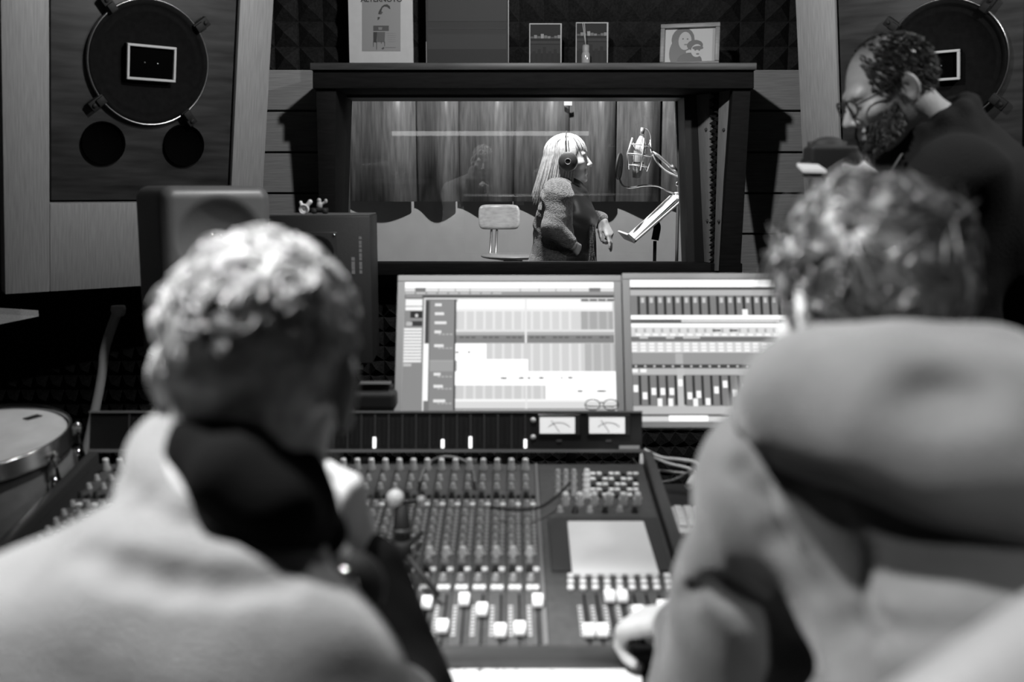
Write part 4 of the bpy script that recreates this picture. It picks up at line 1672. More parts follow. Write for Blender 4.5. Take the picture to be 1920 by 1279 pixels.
# things on top of the meter bridge
ZBT = W(900, 771, YM + 0.02).z
pb = W(705, 760, YM + 0.045)
ph_ = empty('desk_phone', (pb.x, YM + 0.045, ZBT), 'black rounded gadget with a grey top on the meter bridge behind the man\'s cheek', 'gadget')
F = Field((-0.07, -0.05, -0.004), (0.07, 0.05, 0.075), 0.0025)
F.rbox((0, 0, 0.022), (0.048, 0.03, 0.022), 0.012).cone((-0.03, 0, 0.05), (0.03, 0, 0.05), 0.012, 0.012, k=0.006)
F.build('shell', M_rubber, ph_, world=False)
MB().box((0, -0.004, 0.0615), (0.07, 0.03, 0.003)).build('top_cover', mat('gadget_cover', 0.10, 0.4), ph_, bevel=0.001, bseg=1)
gp = W(1128, 768, YM + 0.03)
gl = empty('eyeglasses', (gp.x, YM + 0.028, ZBT), 'thin dark folded eyeglasses resting on top of the meter bridge', 'glasses')
for dx in (-0.021, 0.021):
    ring = [(dx + 0.017 * math.cos(t), 0.004 * math.sin(t), 0.013 + 0.012 * math.sin(t)) for t in [2 * math.pi * i / 16 for i in range(17)]]
    MB().tube(ring, 0.0012, 6, caps=False).build('lens_rim', M_rubber, gl)
MB().tube([(-0.006, 0, 0.016), (0, 0, 0.019), (0.006, 0, 0.016)], 0.0011, 6).build('bridge', M_rubber, gl)
MB().tube([(-0.038, 0, 0.014), (-0.03, 0.02, 0.006), (0.03, 0.024, 0.003)], 0.0011, 6).build('temple', M_rubber, gl)
MB().tube([(0.038, 0, 0.014), (0.03, 0.016, 0.006), (-0.03, 0.03, 0.003)], 0.0011, 6).build('temple', M_rubber, gl)

# cables
cab = [bez([W(1208, 843, 2.28), W(1240, 858, 2.26), W(1275, 862, 2.24), W(1305, 868, 2.22), W(1309, 885, 2.20), W(1300, 910, 2.16)]),
       bez([W(1205, 848, 2.30), W(1250, 868, 2.28), W(1290, 878, 2.26), W(1306, 890, 2.24)]),
       bez([W(1185, 858, 2.30), W(1200, 874, 2.28), W(1250, 884, 2.27), W(1300, 888, 2.26)]),
       bez([W(1150, 885, 2.24), W(1200, 898, 2.22), W(1255, 902, 2.20), W(1300, 880, 2.20)])]
for i, (pts, m, rr, lab) in enumerate(zip(cab, (M_cable, M_cable, mat('pale_cable', 0.4, 0.5), M_cableg), (0.0042, 0.0035, 0.003, 0.0028),
                                          ('thick white cable looping down at the end of the meter bridge', 'white cable running straight under the looping one', 'pale cable bending under the meter bridge end', 'thin grey cable lying over the console corner'))):
    ob = tag(MB().tube(pts, rr, 8).build('cable', m), lab, 'cable', 'cables at the end of the meter bridge')
wbuild(MB().tube([W(1303, 896, 2.17), W(1291, 912, 2.14)], [0.011, 0.008], 10), 'cable_plug', M_white, None)
tag(bpy.data.objects['cable_plug'], 'white plug at the end of the looping cable', 'plug')
wbuild(MB().tube([W(1207, 852, 2.26), W(1205, 884, 2.24)], [0.009, 0.009], 10), 'cable_adapter', M_white, None)
tag(bpy.data.objects['cable_adapter'], 'short upright white adapter below the meter bridge end', 'adapter')
tag(MB().tube(bez([on_console(786, 905, 0.02), W(800, 872, 2.2), W(830, 857, 2.21), W(865, 862, 2.21), W(885, 880, 2.19), on_console(890, 905, 0.02)]), 0.0035, 8).build('patch_cable', M_cableg), 'grey patch cable arching over the top row of knobs', 'cable')
tag(MB().tube(bez([on_console(920, 952, 0.025), on_console(960, 956, 0.03), on_console(1010, 952, 0.03), on_console(1050, 925, 0.03), on_console(1068, 905, 0.02)]), 0.0028, 8).build('thin_cable', M_rubber), 'thin black cable lying across the knobs next to the master section', 'cable')
# connector blocks in the dark gap behind the knobs
for (x, y, w_, lab) in ((680, 862, 0.05, 'dark connector block under the meter bridge behind the hand'), (883, 864, 0.03, 'grey connector block under the meter bridge beside the arching cable')):
    p = W(x, y, 2.27)
    tag(wbuild(MB().box(p, (w_, 0.02, 0.016)), 'connector_block', mat('connector_grey' if w_ < 0.04 else 'connector_dark', 0.25 if w_ < 0.04 else 0.03, 0.5), None, bevel=0.002), lab, 'connector')

# ================================================================== DRUM AND POLE
dc = W(-52, 830, 2.2)
dr = empty('snare_drum', (dc.x, dc.y, dc.z - 0.2), 'pale-headed drum with chrome lugs at the photo edge', 'drum')
dr.matrix_basis = Matrix.Translation(dc) @ Matrix.Rotation(R(9), 4, 'X') @ Matrix.Rotation(R(-2), 4, 'Y')
rD = W(123, 830, 2.2).x - dc.x
MB().lathe([(rD * 0.955, -0.27), (rD * 0.955, -0.012)], None, 64).build('shell', mat('drum_shell_wrap', 0.20, 0.4, noise=0.1, nscale=40), dr)
MB().lathe([(rD * 0.97, -0.010), (rD * 0.965, 0.002), (rD * 0.94, 0.004), (0.0005, 0.004)], None, 64).build('drum_head', mat('drum_head_coated', 0.5, 0.45, noise=0.12, nscale=12), dr)
MB().lathe([(rD * 0.97, 0.012), (rD * 0.985, 0.015), (rD, 0.012), (rD * 1.0, -0.018), (rD * 1.02, -0.022), (rD * 1.02, -0.027), (rD * 0.97, -0.027)], None, 64, close=True).build('hoop', mat('hoop_chrome', 0.45, 0.22, 1.0), dr)
MB().lathe([(rD * 0.97, -0.262), (rD * 1.0, -0.258), (rD * 1.0, -0.285), (rD * 0.97, -0.285)], None, 64, close=True).build('hoop', mat('hoop_chrome', 0.45, 0.22, 1.0), dr)
for i in range(8):
    a_ = R(-62 + 45 * i)
    Ml = Matrix.Rotation(a_, 4, 'Z') @ Matrix.Translation((rD * 0.985, 0, 0))
    lug = MB().ball((0.004, 0, -0.085), (0.016, 0.018, 0.028), 8, Ml).build('lug', M_chrome, dr)
    MB().tube([Ml @ Vector((0.014, 0, -0.07)), Ml @ Vector((0.014, 0, 0.0))], 0.004, 8).build('tension_rod', M_chrome, lug)
    MB().box((0.012, 0, -0.016), (0.022, 0.026, 0.022), Ml).build('hoop_claw', M_chrome, lug, bevel=0.004)
wbuild(MB().prism([dr.matrix_basis @ Vector(p) for p in ((0.055, 0.125, 0.005), (0.078, 0.150, 0.005), (0.096, 0.138, 0.005), (0.072, 0.114, 0.005))], (0, 0, 0.001)), 'head_label', M_rubber, dr)
for i in range(3):
    a_ = R(20 + 120 * i)
    wbuild(MB().tube([dc + Vector((0.05 * math.cos(a_), 0.05 * math.sin(a_), -0.42)), Vector((dc.x - 0.03 + 0.17 * math.cos(a_), dc.y + 0.17 * math.sin(a_), 0.012))], 0.011, 8), 'stand_leg', M_chrome, dr)
wbuild(MB().tube([dc + Vector((0, 0, -0.60)), dc + Vector((0, 0.04, -0.285))], 0.013, 10), 'stand_post', M_chrome, dr)

pt, pbm = W(222, 580, 2.95), W(178, 770, 2.9)
dv = (pbm - pt)
foot = pt + dv * ((pt.z - 0.02) / (pt.z - pbm.z))
sp_ = empty('stand_pole', (foot.x, foot.y, 0), 'pale leaning pole with a round cap in front of the foam wall', 'pole')
wbuild(MB().tube(bez([pt, pt.lerp(pbm, 0.4) + Vector((-0.012, 0, 0)), pbm, foot], 8), 0.0135, 12), 'tube', mat('pale_pole', 0.42, 0.45), sp_)
wbuild(MB().lathe([(0.0005, 0.012), (0.019, 0.010), (0.021, 0), (0.019, -0.012), (0.014, -0.02)], Matrix.Translation(pt), 16), 'cap', mat('pale_cap', 0.5, 0.5), sp_)
wbuild(MB().lathe([(0.0005, 0.03), (0.03, 0.028), (0.12, 0.012), (0.12, 0.0), (0.0005, 0.0)], Matrix.Translation((foot.x, foot.y, 0)), 28), 'base', M_rubber, sp_)

# ================================================================== VOCAL BOOTH
YPn = 6.55
zb_ = W(960, 378, YPn - 0.1).z
edges = [470, 560, 655, 783, 862, 964, 1065, 1150, 1232, 1330, 1420]
for i in range(len(edges) - 1):
    xa, xb = W(edges[i], 360, YPn).x, W(edges[i + 1], 360, YPn).x
    prof = []
    for s in range(17):
        t = s / 16
        prof.append((xa + (xb - xa) * t, YPn - 0.015 - 0.135 * math.sin(math.pi * (t ** 1.5) * 0.86 + 0.02)))
    mb = MB()
    n = len(prof)
    ring = [(x, y) for x, y in prof] + [(x, y + 0.014) for x, y in reversed(prof)]
    b = len(mb.v)
    for z in (zb_, 2.55):
        mb.v += [(x, y, z) for x, y in ring]
    m_ = len(ring)
    for k in range(m_):
        k2 = (k + 1) % m_
        mb.f.append((k, k2, m_ + k2, m_ + k))
        mb.c.append(None)
        mb.s.append(k not in (n - 1, m_ - 1))
    mb.f.append(tuple(range(m_ - 1, -1, -1)))
    mb.f.append(tuple(range(m_, 2 * m_)))
    mb.c += [None, None]
    mb.s += [False, False]
    o = mb.build('curved_panel', M_boothwood, booth_back)

# swivel stool in the booth
YS = 5.85
sc_ = W(955, 480, YS)
sx = W(962, 480, YS).x
sw = empty('swivel_stool', (sx, YS, 0), 'empty wooden swivel stool with a curved backrest behind the booth window', 'stool')
mwood = mat('stool_beech', 0.34, 0.4, noise=0.2, nscale=12, stretch=(1, 6, 6))
zseat = sc_.z
F = Field((sx - 0.24, YS - 0.24, zseat - 0.05), (sx + 0.24, YS + 0.24, zseat + 0.05), 0.005)
F.ell((sx, YS, zseat), (0.185, 0.19, 0.022), k=0.01).ell((sx, YS, zseat + 0.05), (0.13, 0.14, 0.045), k=0.02, mode='sub')
F.build('seat', mat('stool_seat', 0.20, 0.4), sw)
xa, xb = W(896, 400, YS).x, W(975, 400, YS).x
zt, zbk = W(935, 384, YS).z, W(935, 432, YS).z
mb = MB()
NX, NZ = 14, 8
pts = [[None] * (NZ + 1) for _ in range(NX + 1)]
xm, hwid = (xa + xb) / 2, (xb - xa) / 2
for side in (0, 1):
    base_i = len(mb.v)
    for i in range(NX + 1):
        for j in range(NZ + 1):
            u_, v_ = -1 + 2 * i / NX, -1 + 2 * j / NZ
            # rounded rectangle
            s_ = (abs(u_) ** 6 + abs(v_) ** 5) ** (1 / 6) if (u_ or v_) else 1
            m2 = max(abs(u_), abs(v_))
            g = m2 / s_ if s_ > 0 and m2 > 0 else 1
            x, z = xm + hwid * u_ * g, (zt + zbk) / 2 + (zt - zbk) / 2 * v_ * g
            y = YS + 0.15 - 0.04 * (u_ * g) ** 2 + (0.012 if side else 0)
            mb.v.append((x, y, z))
    for i in range(NX):
        for j in range(NZ):
            q = (base_i + i * (NZ + 1) + j, base_i + (i + 1) * (NZ + 1) + j, base_i + (i + 1) * (NZ + 1) + j + 1, base_i + i * (NZ + 1) + j + 1)
            mb.f.append(q if not side else q[::-1])
            mb.c.append(None)
            mb.s.append(True)
half = (NX + 1) * (NZ + 1)
rim = [i * (NZ + 1) for i in range(NX + 1)] + [NX * (NZ + 1) + j for j in range(1, NZ + 1)] + [i * (NZ + 1) + NZ for i in range(NX - 1, -1, -1)] + [j for j in range(NZ - 1, 0, -1)]
for k in range(len(rim)):
    a_, b_ = rim[k], rim[(k + 1) % len(rim)]
    mb.f.append((b_, a_, a_ + half, b_ + half))
    mb.c.append(None)
    mb.s.append(False)
wbuild(mb, 'backrest', mwood, sw)
for dx in (-0.012, 0.022):
    q0 = W(925 + dx * 300, 430, YS + 0.14)
    wbuild(MB().tube(bez([Vector((q0.x, YS + 0.165, zbk + 0.10)), Vector((q0.x, YS + 0.165, zbk)), Vector((q0.x - 0.005, YS + 0.14, zseat + 0.03)), Vector((q0.x, YS + 0.10, zseat - 0.012)), Vector((sx, YS, zseat - 0.03))]), 0.007, 8), 'back_post', M_steel, sw)
wbuild(MB().tube([(sx, YS, 0.06), (sx, YS, zseat - 0.015)], 0.018, 12), 'column', M_steel, sw)
wbuild(MB().lathe([(0.06, 0), (0.05, 0.03), (0.0005, 0.03)], Matrix.Translation((sx, YS, zseat - 0.045)), 20), 'swivel_plate', M_rubber, sw)
for i in range(5):
    a_ = R(72 * i)
    wbuild(MB().tube([(sx, YS, 0.10), (sx + 0.26 * math.cos(a_), YS + 0.26 * math.sin(a_), 0.03)], [0.02, 0.014], 8), 'base_leg', M_steel, sw)
ring = [(sx + 0.19 * math.cos(t), YS + 0.19 * math.sin(t), 0.42) for t in [2 * math.pi * i / 24 for i in range(25)]]
wbuild(MB().tube(ring, 0.008, 8, caps=False), 'foot_ring', M_steel, sw)

# music stand
YMs = 4.98
m0, m1 = W(1180, 449, YMs), W(1281, 361, YMs)
dm = (m1 - m0)
un = dm.normalized()
nn = Vector((-un.z, 0, un.x))
mu = empty('music_stand', (W(1228, 500, YMs).x, YMs, 0), 'black music stand holding bright sheets beneath the microphone', 'music stand')


def msp(s, n_, y):
    return m0 + un * s + nn * n_ + Vector((0, y, 0))


Lm = dm.length
wbuild(slab((msp(0, -0.008, -0.2), msp(Lm, -0.008, -0.2), msp(0, 0.0, -0.2), msp(Lm, 0.0, -0.2)), (msp(0, -0.008, 0.24), msp(Lm, -0.008, 0.24), msp(0, 0.0, 0.24), msp(Lm, 0.0, 0.24))), 'desk_plate', mat('stand_plate', 0.45, 0.4), mu, bevel=0.001, bseg=1)
wbuild(slab((msp(-0.006, -0.008, -0.2), msp(0.012, -0.008, -0.2), msp(-0.006, 0.045, -0.2), msp(0.004, 0.045, -0.2)), (msp(-0.006, -0.008, 0.24), msp(0.012, -0.008, 0.24), msp(-0.006, 0.045, 0.24), msp(0.004, 0.045, 0.24))), 'lip', mat('stand_plate', 0.45, 0.4), mu, bevel=0.001, bseg=1)
wbuild(slab((msp(Lm - 0.012, -0.022, -0.2), msp(Lm, -0.022, -0.2), msp(Lm - 0.012, 0.004, -0.2), msp(Lm, 0.004, -0.2)), (msp(Lm - 0.012, -0.022, 0.24), msp(Lm, -0.022, 0.24), msp(Lm - 0.012, 0.004, 0.24), msp(Lm, 0.004, 0.24))), 'top_flange', mat('stand_plate', 0.45, 0.4), mu, bevel=0.001, bseg=1)
kc = W(1226, 430, YMs)
wbuild(MB().tube(bez([msp(Lm * 0.45, -0.012, 0.02), W(1232, 425, YMs), W(1230, 440, YMs), W(1228, 450, YMs)]), [0.018] * 31, 12), 'tilt_joint', M_rubber, mu)
px0 = W(1228, 452, YMs)
wbuild(MB().tube([px0, Vector((px0.x, YMs, 0.28))], 0.0085, 10), 'upper_pole', M_rubber, mu)
wbuild(MB().tube([Vector((px0.x, YMs, 0.75)), Vector((px0.x, YMs, 0.16))], 0.012, 10), 'lower_pole', M_rubber, mu)
for i in range(3):
    a_ = R(90 + 120 * i)
    wbuild(MB().tube([(px0.x, YMs, 0.28), (px0.x + 0.26 * math.cos(a_), YMs + 0.26 * math.sin(a_), 0.012)], 0.009, 8), 'tripod_leg', M_rubber, mu)
for i, (s0, n0, s1, n1) in enumerate(((0.012, 0.004, 0.30, 0.016), (0.014, 0.0015, 0.27, 0.006))):
    f = (msp(s0, n0, -0.16), msp(s1, n1, -0.16), msp(s0, n0 + 0.0015, -0.16), msp(s1, n1 + 0.0015, -0.16))
    tag(wbuild(slab(f, tuple(p + Vector((0, 0.30, 0)) for p in f)), 'sheet_music', M_paper, None), ('upper white sheet leaning on the music stand', 'lower white sheet flat against the music stand')[i], 'sheet', 'sheets on the music stand')

# microphone on its boom stand
YMc = 5.0
mk = empty('studio_microphone', (W(1199, 285, YMc).x, YMc, W(1199, 330, YMc).z), 'silver condenser microphone hanging upside down in a spider mount', 'microphone')
mt, mbot = W(1203, 258, YMc), W(1196, 316, YMc)
ax_ = (mbot - mt).normalized()
xx = ax_.cross(Vector((0, 1, 0))).normalized()
MM = basis(mt, xx, Vector((0, 1, 0)), ax_)
px_ = 5.0 / 1920.0
wbuild(MB().lathe([(0.0005, -3 * px_), (4 * px_, -3 * px_), (8 * px_, 6 * px_), (10 * px_, 12 * px_), (10.5 * px_, 30 * px_), (10.5 * px_, 44 * px_), (10 * px_, 50 * px_)], MM, 28), 'body', mat('mic_nickel', 0.85, 0.3, 0.8), mk)
wbuild(MB().lathe([(10 * px_, 50 * px_), (10.5 * px_, 54 * px_), (9.5 * px_, 62 * px_), (7.5 * px_, 74 * px_), (0.0005, 76 * px_)], MM, 28), 'grille', mat('mic_grille', 0.10, 0.4, 0.7, bump=0.6, nscale=900), mk)
wbuild(MB().lathe([(0.0005, -18 * px_), (4 * px_, -18 * px_), (4.5 * px_, -4 * px_), (0.0005, -3 * px_)], MM, 16), 'connector', mat('mic_connector', 0.5, 0.3, 0.8), mk)
for zz in (30, 46):
    wbuild(MB().lathe([(10.6 * px_, (zz - 1.2) * px_), (11.5 * px_, zz * px_), (10.6 * px_, (zz + 1.2) * px_)], MM, 24), 'band', M_rubber, mk)
# spider mount: two rings, four posts, elastic cords
for zz, rr in ((14, 17), (52, 17)):
    ring = [MM @ Vector((rr * px_ * math.cos(t), rr * px_ * math.sin(t), zz * px_)) for t in [2 * math.pi * i / 28 for i in range(29)]]
    wbuild(MB().tube(ring, 1.3 * px_, 6, caps=False), 'mount_ring', mat('mount_silver', 0.8, 0.3, 0.8), mk)
ring = [MM @ Vector((22 * px_ * math.cos(t), 22 * px_ * math.sin(t), 32 * px_)) for t in [2 * math.pi * i / 28 for i in range(29)]]
wbuild(MB().tube(ring, 1.5 * px_, 6, caps=False), 'mount_ring', mat('mount_silver', 0.8, 0.3, 0.8), mk)
for i in range(4):
    t = R(45 * (2 * i) + 8)
    P = lambda rr, zz, tt=t: MM @ Vector((rr * px_ * math.cos(tt), rr * px_ * math.sin(tt), zz * px_))
    wbuild(MB().tube([P(17, 2), P(23, 32), P(17, 60)], [1.8 * px_] * 3, 6), 'mount_post', mat('mount_silver', 0.8, 0.3, 0.8), mk)
    wbuild(MB().tube([P(17, 6), P(10.5, 22), P(17, 58, t + 0.7)], 0.8 * px_, 5), 'elastic_cord', mat('elastic_pale', 0.6, 0.6), mk)
cb = bez([MM @ Vector((0, 0, -17 * px_)), W(1206, 243, YMc), W(1213, 243, YMc), W(1220, 255, YMc), W(1221, 275, YMc), W(1224, 290, YMc)])
wbuild(MB().tube(cb, 1.2 * px_, 6), 'mic_cable', mat('mic_cable_grey', 0.25, 0.5), mk)

bs = empty('boom_stand', (W(1272, 500, YMc + 0.32).x, YMc + 0.32, 0), 'black boom stand whose arm reaches to the microphone', 'microphone stand')
j1 = W(1284, 338, YMc + 0.03)
wbuild(MB().tube([W(1222, 284, YMc), W(1234, 292, YMc), W(1262, 318, YMc + 0.01), j1], [2.2 * px_, 3.2 * px_, 3.2 * px_, 3.2 * px_], 10), 'boom_arm', mat('boom_silver', 0.7, 0.3, 0.7), bs)
wbuild(MB().tube([W(1258, 311, YMc), W(1272, 323, YMc + 0.01)], 4.6 * px_, 10), 'clutch', M_steel, bs)
wbuild(MB().tube(bez([W(1224, 290, YMc), W(1232, 304, YMc), W(1248, 320, YMc), W(1268, 330, YMc), W(1280, 337, YMc)]), 1.7 * px_, 8), 'arm_cable', mat('arm_cable_pale', 0.55, 0.4), bs)
wbuild(MB().tube([W(1284, 336, YMc + 0.02), W(1279, 342, YMc + 0.16), W(1272, 345, YMc + 0.34)], 4.5 * px_, 12), 'boom_joint', M_rubber, bs)
pp = W(1272, 346, YMc + 0.32)
wbuild(MB().tube([pp, Vector((pp.x, pp.y, 0.05))], 0.0085, 10), 'pole', M_rubber, bs)
wbuild(MB().lathe([(0.0005, 0.03), (0.03, 0.028), (0.13, 0.012), (0.13, 0.0), (0.0005, 0)], Matrix.Translation((pp.x, pp.y, 0)), 28), 'base', M_rubber, bs)
wbuild(MB().tube(bez([W(1281, 340, YMc), W(1270, 342, YMc - 0.02), W(1268, 347, YMc - 0.02), W(1274, 348, YMc - 0.02)]), 1.4 * px_, 6), 'clamp_screw', M_steel, bs)

pf = empty('pop_filter', (W(1161, 312, YMc).x, YMc, W(1161, 336, YMc).z), 'round black pop filter on a gooseneck in front of the singer\'s mouth', 'pop filter')
pc = W(1161, 312, YMc)
nf_ = Vector((math.cos(R(-17)), math.sin(R(-17)), -0.05)).normalized()
yy = Vector((0, 0, 1)).cross(nf_).normalized()
PM = basis(pc, yy, nf_.cross(yy), nf_)
rp = 24 * px_
wbuild(MB().lathe([(rp * 0.94, 0.003), (rp, 0.006), (rp * 1.04, 0), (rp, -0.006), (rp * 0.94, -0.003)], PM, 40, close=True), 'hoop', M_rubber, pf)
wbuild(MB().lathe([(rp * 0.95, 0.002), (0.0005, 0.002), (0.0005, -0.002), (rp * 0.95, -0.002)], PM, 40), 'mesh_screen', mat('pop_mesh', 0.02, 0.8, bump=0.4, nscale=600), pf)
wbuild(MB().tube(bez([W(1162, 336, YMc), W(1168, 348, YMc), W(1182, 352, YMc), W(1208, 348, YMc), W(1232, 349, YMc), W(1252, 358, YMc + 0.06), W(1272, 366, YMc + 0.31)]), 1.9 * px_, 10), 'gooseneck', mat('gooseneck_chrome', 0.35, 0.25, 0.9), pf)

# small wall labels in the booth
for (x, y, lab) in ((1065, 194, 'small pale card pinned high on the booth panel'), (975, 381, 'small white socket plate on the booth wall behind the singer')):
    Yc = 6.36 if y < 300 else BY1 - 0.008
    p = W(x, y, Yc)
    tag(wbuild(MB().box(p, (0.05, 0.008, 0.026)), 'wall_card', M_paper, None, bevel=0.001, bseg=1), lab, 'card')

# ================================================================== LAMP HOUSINGS
names = ['black ceiling spotlight over the man with the pale collar', 'black ceiling spotlight behind the camera, unseen, narrowed onto the hooded man', 'black ceiling spotlight aimed at the window wall', 'black ceiling spotlight over the mixing console', 'black ceiling spotlight near the bearded man\'s back', 'black booth spotlight over the singer', 'black booth spotlight near the curved panels']
for (nm, lo, ta, po, an), lab in zip(LAMPS + BOOTH_LAMPS, names):
    h = empty('ceiling_spotlight', (lo[0], lo[1], ZC), lab, 'spotlight', 'ceiling spotlights')
    d_ = (Vector(ta) - Vector(lo)).normalized()
    q = d_.to_track_quat('Z', 'Y').to_matrix().to_4x4()
    T = Matrix.Translation(lo) @ q
    wbuild(MB().lathe([(0.0005, -0.15), (0.05, -0.14), (0.055, -0.06), (0.06, -0.012), (0.056, -0.012), (0.05, -0.10), (0.0005, -0.11)], T, 24), 'shade', M_rubber, h)
    wbuild(MB().tube([Vector(lo) - d_ * 0.13, Vector((lo[0], lo[1], ZC))], 0.01, 8), 'stem', M_rubber, h)

# lamps at the back of the control room (seen as reflections in the window)
tl = empty('tube_lamp', (-0.2, Y0 + 0.03, 1.31), 'long lit tube lamp on the rear wall, mirrored in the window glass', 'tube lamp')
wbuild(MB().box((-0.21, Y0 + 0.02, 1.335), (1.95, 0.04, 0.03)), 'lamp_channel', M_alu, tl, bevel=0.002, bseg=1)
wbuild(MB().tube([(-1.16, Y0 + 0.065, 1.335), (0.74, Y0 + 0.065, 1.335)], 0.022, 12), 'tube', mat('lit_tube', 0.8, 0.5, emit=3.2), tl)

# ================================================================== PEOPLE
def hmat(c, yaw, pitch=0, roll=0, s=0.93):
    return Matrix.Translation(c) @ Matrix.Rotation(R(yaw), 4, 'Z') @ Matrix.Rotation(R(pitch), 4, 'X') @ Matrix.Rotation(R(roll), 4, 'Y') @ Matrix.Scale(s, 4)


def head(F, M, ears=True, jaw=1.0):
    """skull and face; local +Y = face, +Z = crown, origin between the ears"""
    F.ell((0, -0.012, 0.036), (0.076, 0.097, 0.090), M, 0.01)
    F.ell((0, 0.028, -0.028), (0.063, 0.068, 0.092), M, 0.03)
    F.ell((0, 0.040, -0.085), (0.048 * jaw, 0.048, 0.036), M, 0.02)
    F.ell((0, 0.080, -0.108), (0.022, 0.018, 0.017), M, 0.015)
    F.cone((-0.036, 0.082, 0.024), (0.036, 0.082, 0.024), 0.012, 0.012, M, 0.014)
    for s in (-1, 1):
        F.ell((s * 0.045, 0.064, -0.022), (0.022, 0.022, 0.020), M, 0.02)
        F.ell((s * 0.032, 0.104, 0.004), (0.016, 0.013, 0.009), M, 0.012, 'sub')
        F.ell((s * 0.032, 0.080, 0.003), (0.0135, 0.0135, 0.0125), M, 0.003)
    F.cone((0, 0.094, 0.010), (0, 0.116, -0.030), 0.009, 0.0125, M, 0.008)
    for s in (-1, 1):
        F.ell((s * 0.012, 0.103, -0.036), (0.009, 0.010, 0.008), M, 0.006)
    F.cone((-0.020, 0.090, -0.064), (0.020, 0.090, -0.064), 0.0085, 0.0085, M, 0.006)
    F.cone((-0.018, 0.090, -0.077), (0.018, 0.090, -0.077), 0.0095, 0.0095, M, 0.006)
    F.cone((-0.024, 0.1035, -0.0705), (0.024, 0.1035, -0.0705), 0.0025, 0.0025, M, 0.003, 'sub')
    if ears:
        for s in (-1, 1):
            Me = M @ Matrix.Translation((s * 0.083, -0.014, -0.004)) @ Matrix.Rotation(R(s * 32), 4, 'Z') @ Matrix.Rotation(R(-12), 4, 'X')
            F.ell((0, 0, 0.006), (0.0085, 0.022, 0.033), Me, 0.006)
            F.ell((s * 0.001, 0.006, -0.022), (0.007, 0.011, 0.014), Me, 0.006)
            F.ell((s * 0.008, 0.004, 0.004), (0.006, 0.012, 0.020), Me, 0.004, 'sub')


def hand(F, M, side, curls, thumb=0.0, s=1.0):
    """M: wrist at origin, +Y to the fingers, +Z back of the hand; side=+1 puts the thumb at +X (left hand)"""
    M = M @ Matrix.Scale(s, 4)
    xs = (0.027, 0.009, -0.009, -0.026)
    ln = (0.070, 0.078, 0.072, 0.057)
    yk = (0.088, 0.092, 0.088, 0.080)
    for i in range(4):
        x = xs[i] * side
        F.cone((x * 0.55, 0.006, 0), (x, yk[i] - 0.004, 0.002), 0.0145, 0.0118, M, 0.012)
        a = 0.0
        p = Vector((x, yk[i], 0.002))
        seg = (0.46, 0.30, 0.24)
        rr = (0.0098, 0.0088, 0.0080, 0.0068)
        for j in range(3):
            a += R(curls[i][j])
            q = p + Vector((x * 0.06, math.cos(a), -math.sin(a))) * (ln[i] * seg[j])
            F.cone(p, q, rr[j], rr[j + 1], M, 0.0022 if j else 0.006)
            p = q
    t0 = Vector((side * 0.020, 0.016, -0.006))
    t1 = Vector((side * (0.046 - 0.012 * thumb), 0.050, -0.014 - 0.010 * thumb))
    t2 = Vector((side * (0.056 - 0.030 * thumb), 0.080, -0.020 - 0.016 * thumb))
    t3 = Vector((side * (0.058 - 0.045 * thumb), 0.103, -0.024 - 0.018 * thumb))
    F.cone(t0, t1, 0.016, 0.0125, M, 0.010)
    F.cone(t1, t2, 0.0115, 0.0098, M, 0.004)
    F.cone(t2, t3, 0.0098, 0.0075, M, 0.002)
    F.ell((0, 0.0, 0), (0.027, 0.02, 0.018), M, 0.012)


def frame_dir(o, ydir, zdir):
    y = Vector(ydir).normalized()
    z = Vector(zdir)
    z = (z - y * z.dot(y)).normalized()
    x = y.cross(z)
    return basis(o, x, y, z)


def hair_mesh(name, m, paths, r0, parent, sides=4, r1=0.0004):
    V, Fc = [], []
    for pts in paths:
        n = len(pts)
        P = np.array([tuple(p) for p in pts])
        T = np.gradient(P, axis=0)
        T /= np.linalg.norm(T, axis=1)[:, None] + 1e-9
        ref = np.array([0.31, 0.52, 0.8])
        A = np.cross(T, ref)
        A /= np.linalg.norm(A, axis=1)[:, None] + 1e-9
        B = np.cross(T, A)
        rr = r0 * (0.75 + 0.5 * random.random())
        rad = rr + (r1 - rr) * (np.linspace(0, 1, n) ** 2.2)
        b = len(V)
        ring = [P + (A * math.cos(2 * math.pi * k / sides) + B * math.sin(2 * math.pi * k / sides)) * rad[:, None] for k in range(sides)]
        for i in range(n):
            for k in range(sides):
                V.append(ring[k][i])
        for i in range(n - 1):
            for k in range(sides):
                k2 = (k + 1) % sides
                Fc.append((b + i * sides + k, b + i * sides + k2, b + (i + 1) * sides + k2, b + (i + 1) * sides + k))
    me = bpy.data.meshes.new(name)
    me.from_pydata([tuple(v) for v in V], [], Fc)
    me.polygons.foreach_set('use_smooth', [True] * len(Fc))
    me.materials.append(m)
    o = bpy.data.objects.new(name, me)
    COL.objects.link(o)
    o.parent = parent
    o.matrix_parent_inverse = wm(parent).inverted()
    return o


CC_, CR_ = Vector((0, -0.012, 0.036)), Vector((0.080, 0.101, 0.094))


def scalp_points(n, keep, seed):
    rg = random.Random(seed)
    out = []
    while len(out) < n:
        z = rg.uniform(-1, 1)
        t = rg.uniform(0, 2 * math.pi)
        s = math.sqrt(1 - z * z)
        d = Vector((s * math.cos(t), s * math.sin(t), z))
        p = Vector((CC_.x + CR_.x * d.x, CC_.y + CR_.y * d.y, CC_.z + CR_.z * d.z))
        if p.z < -0.02:                       # the nape narrows towards the neck
            f = max(0, (-0.02 - p.z) / 0.07)
            p.x *= 1 - 0.10 * f
            p.y = p.y * (1 - 0.25 * f) if p.y < 0 else p.y
        if keep(p):
            nrm = Vector((d.x / CR_.x, d.y / CR_.y, d.z / CR_.z)).normalized()
            out.append((p, nrm))
    return out, rg


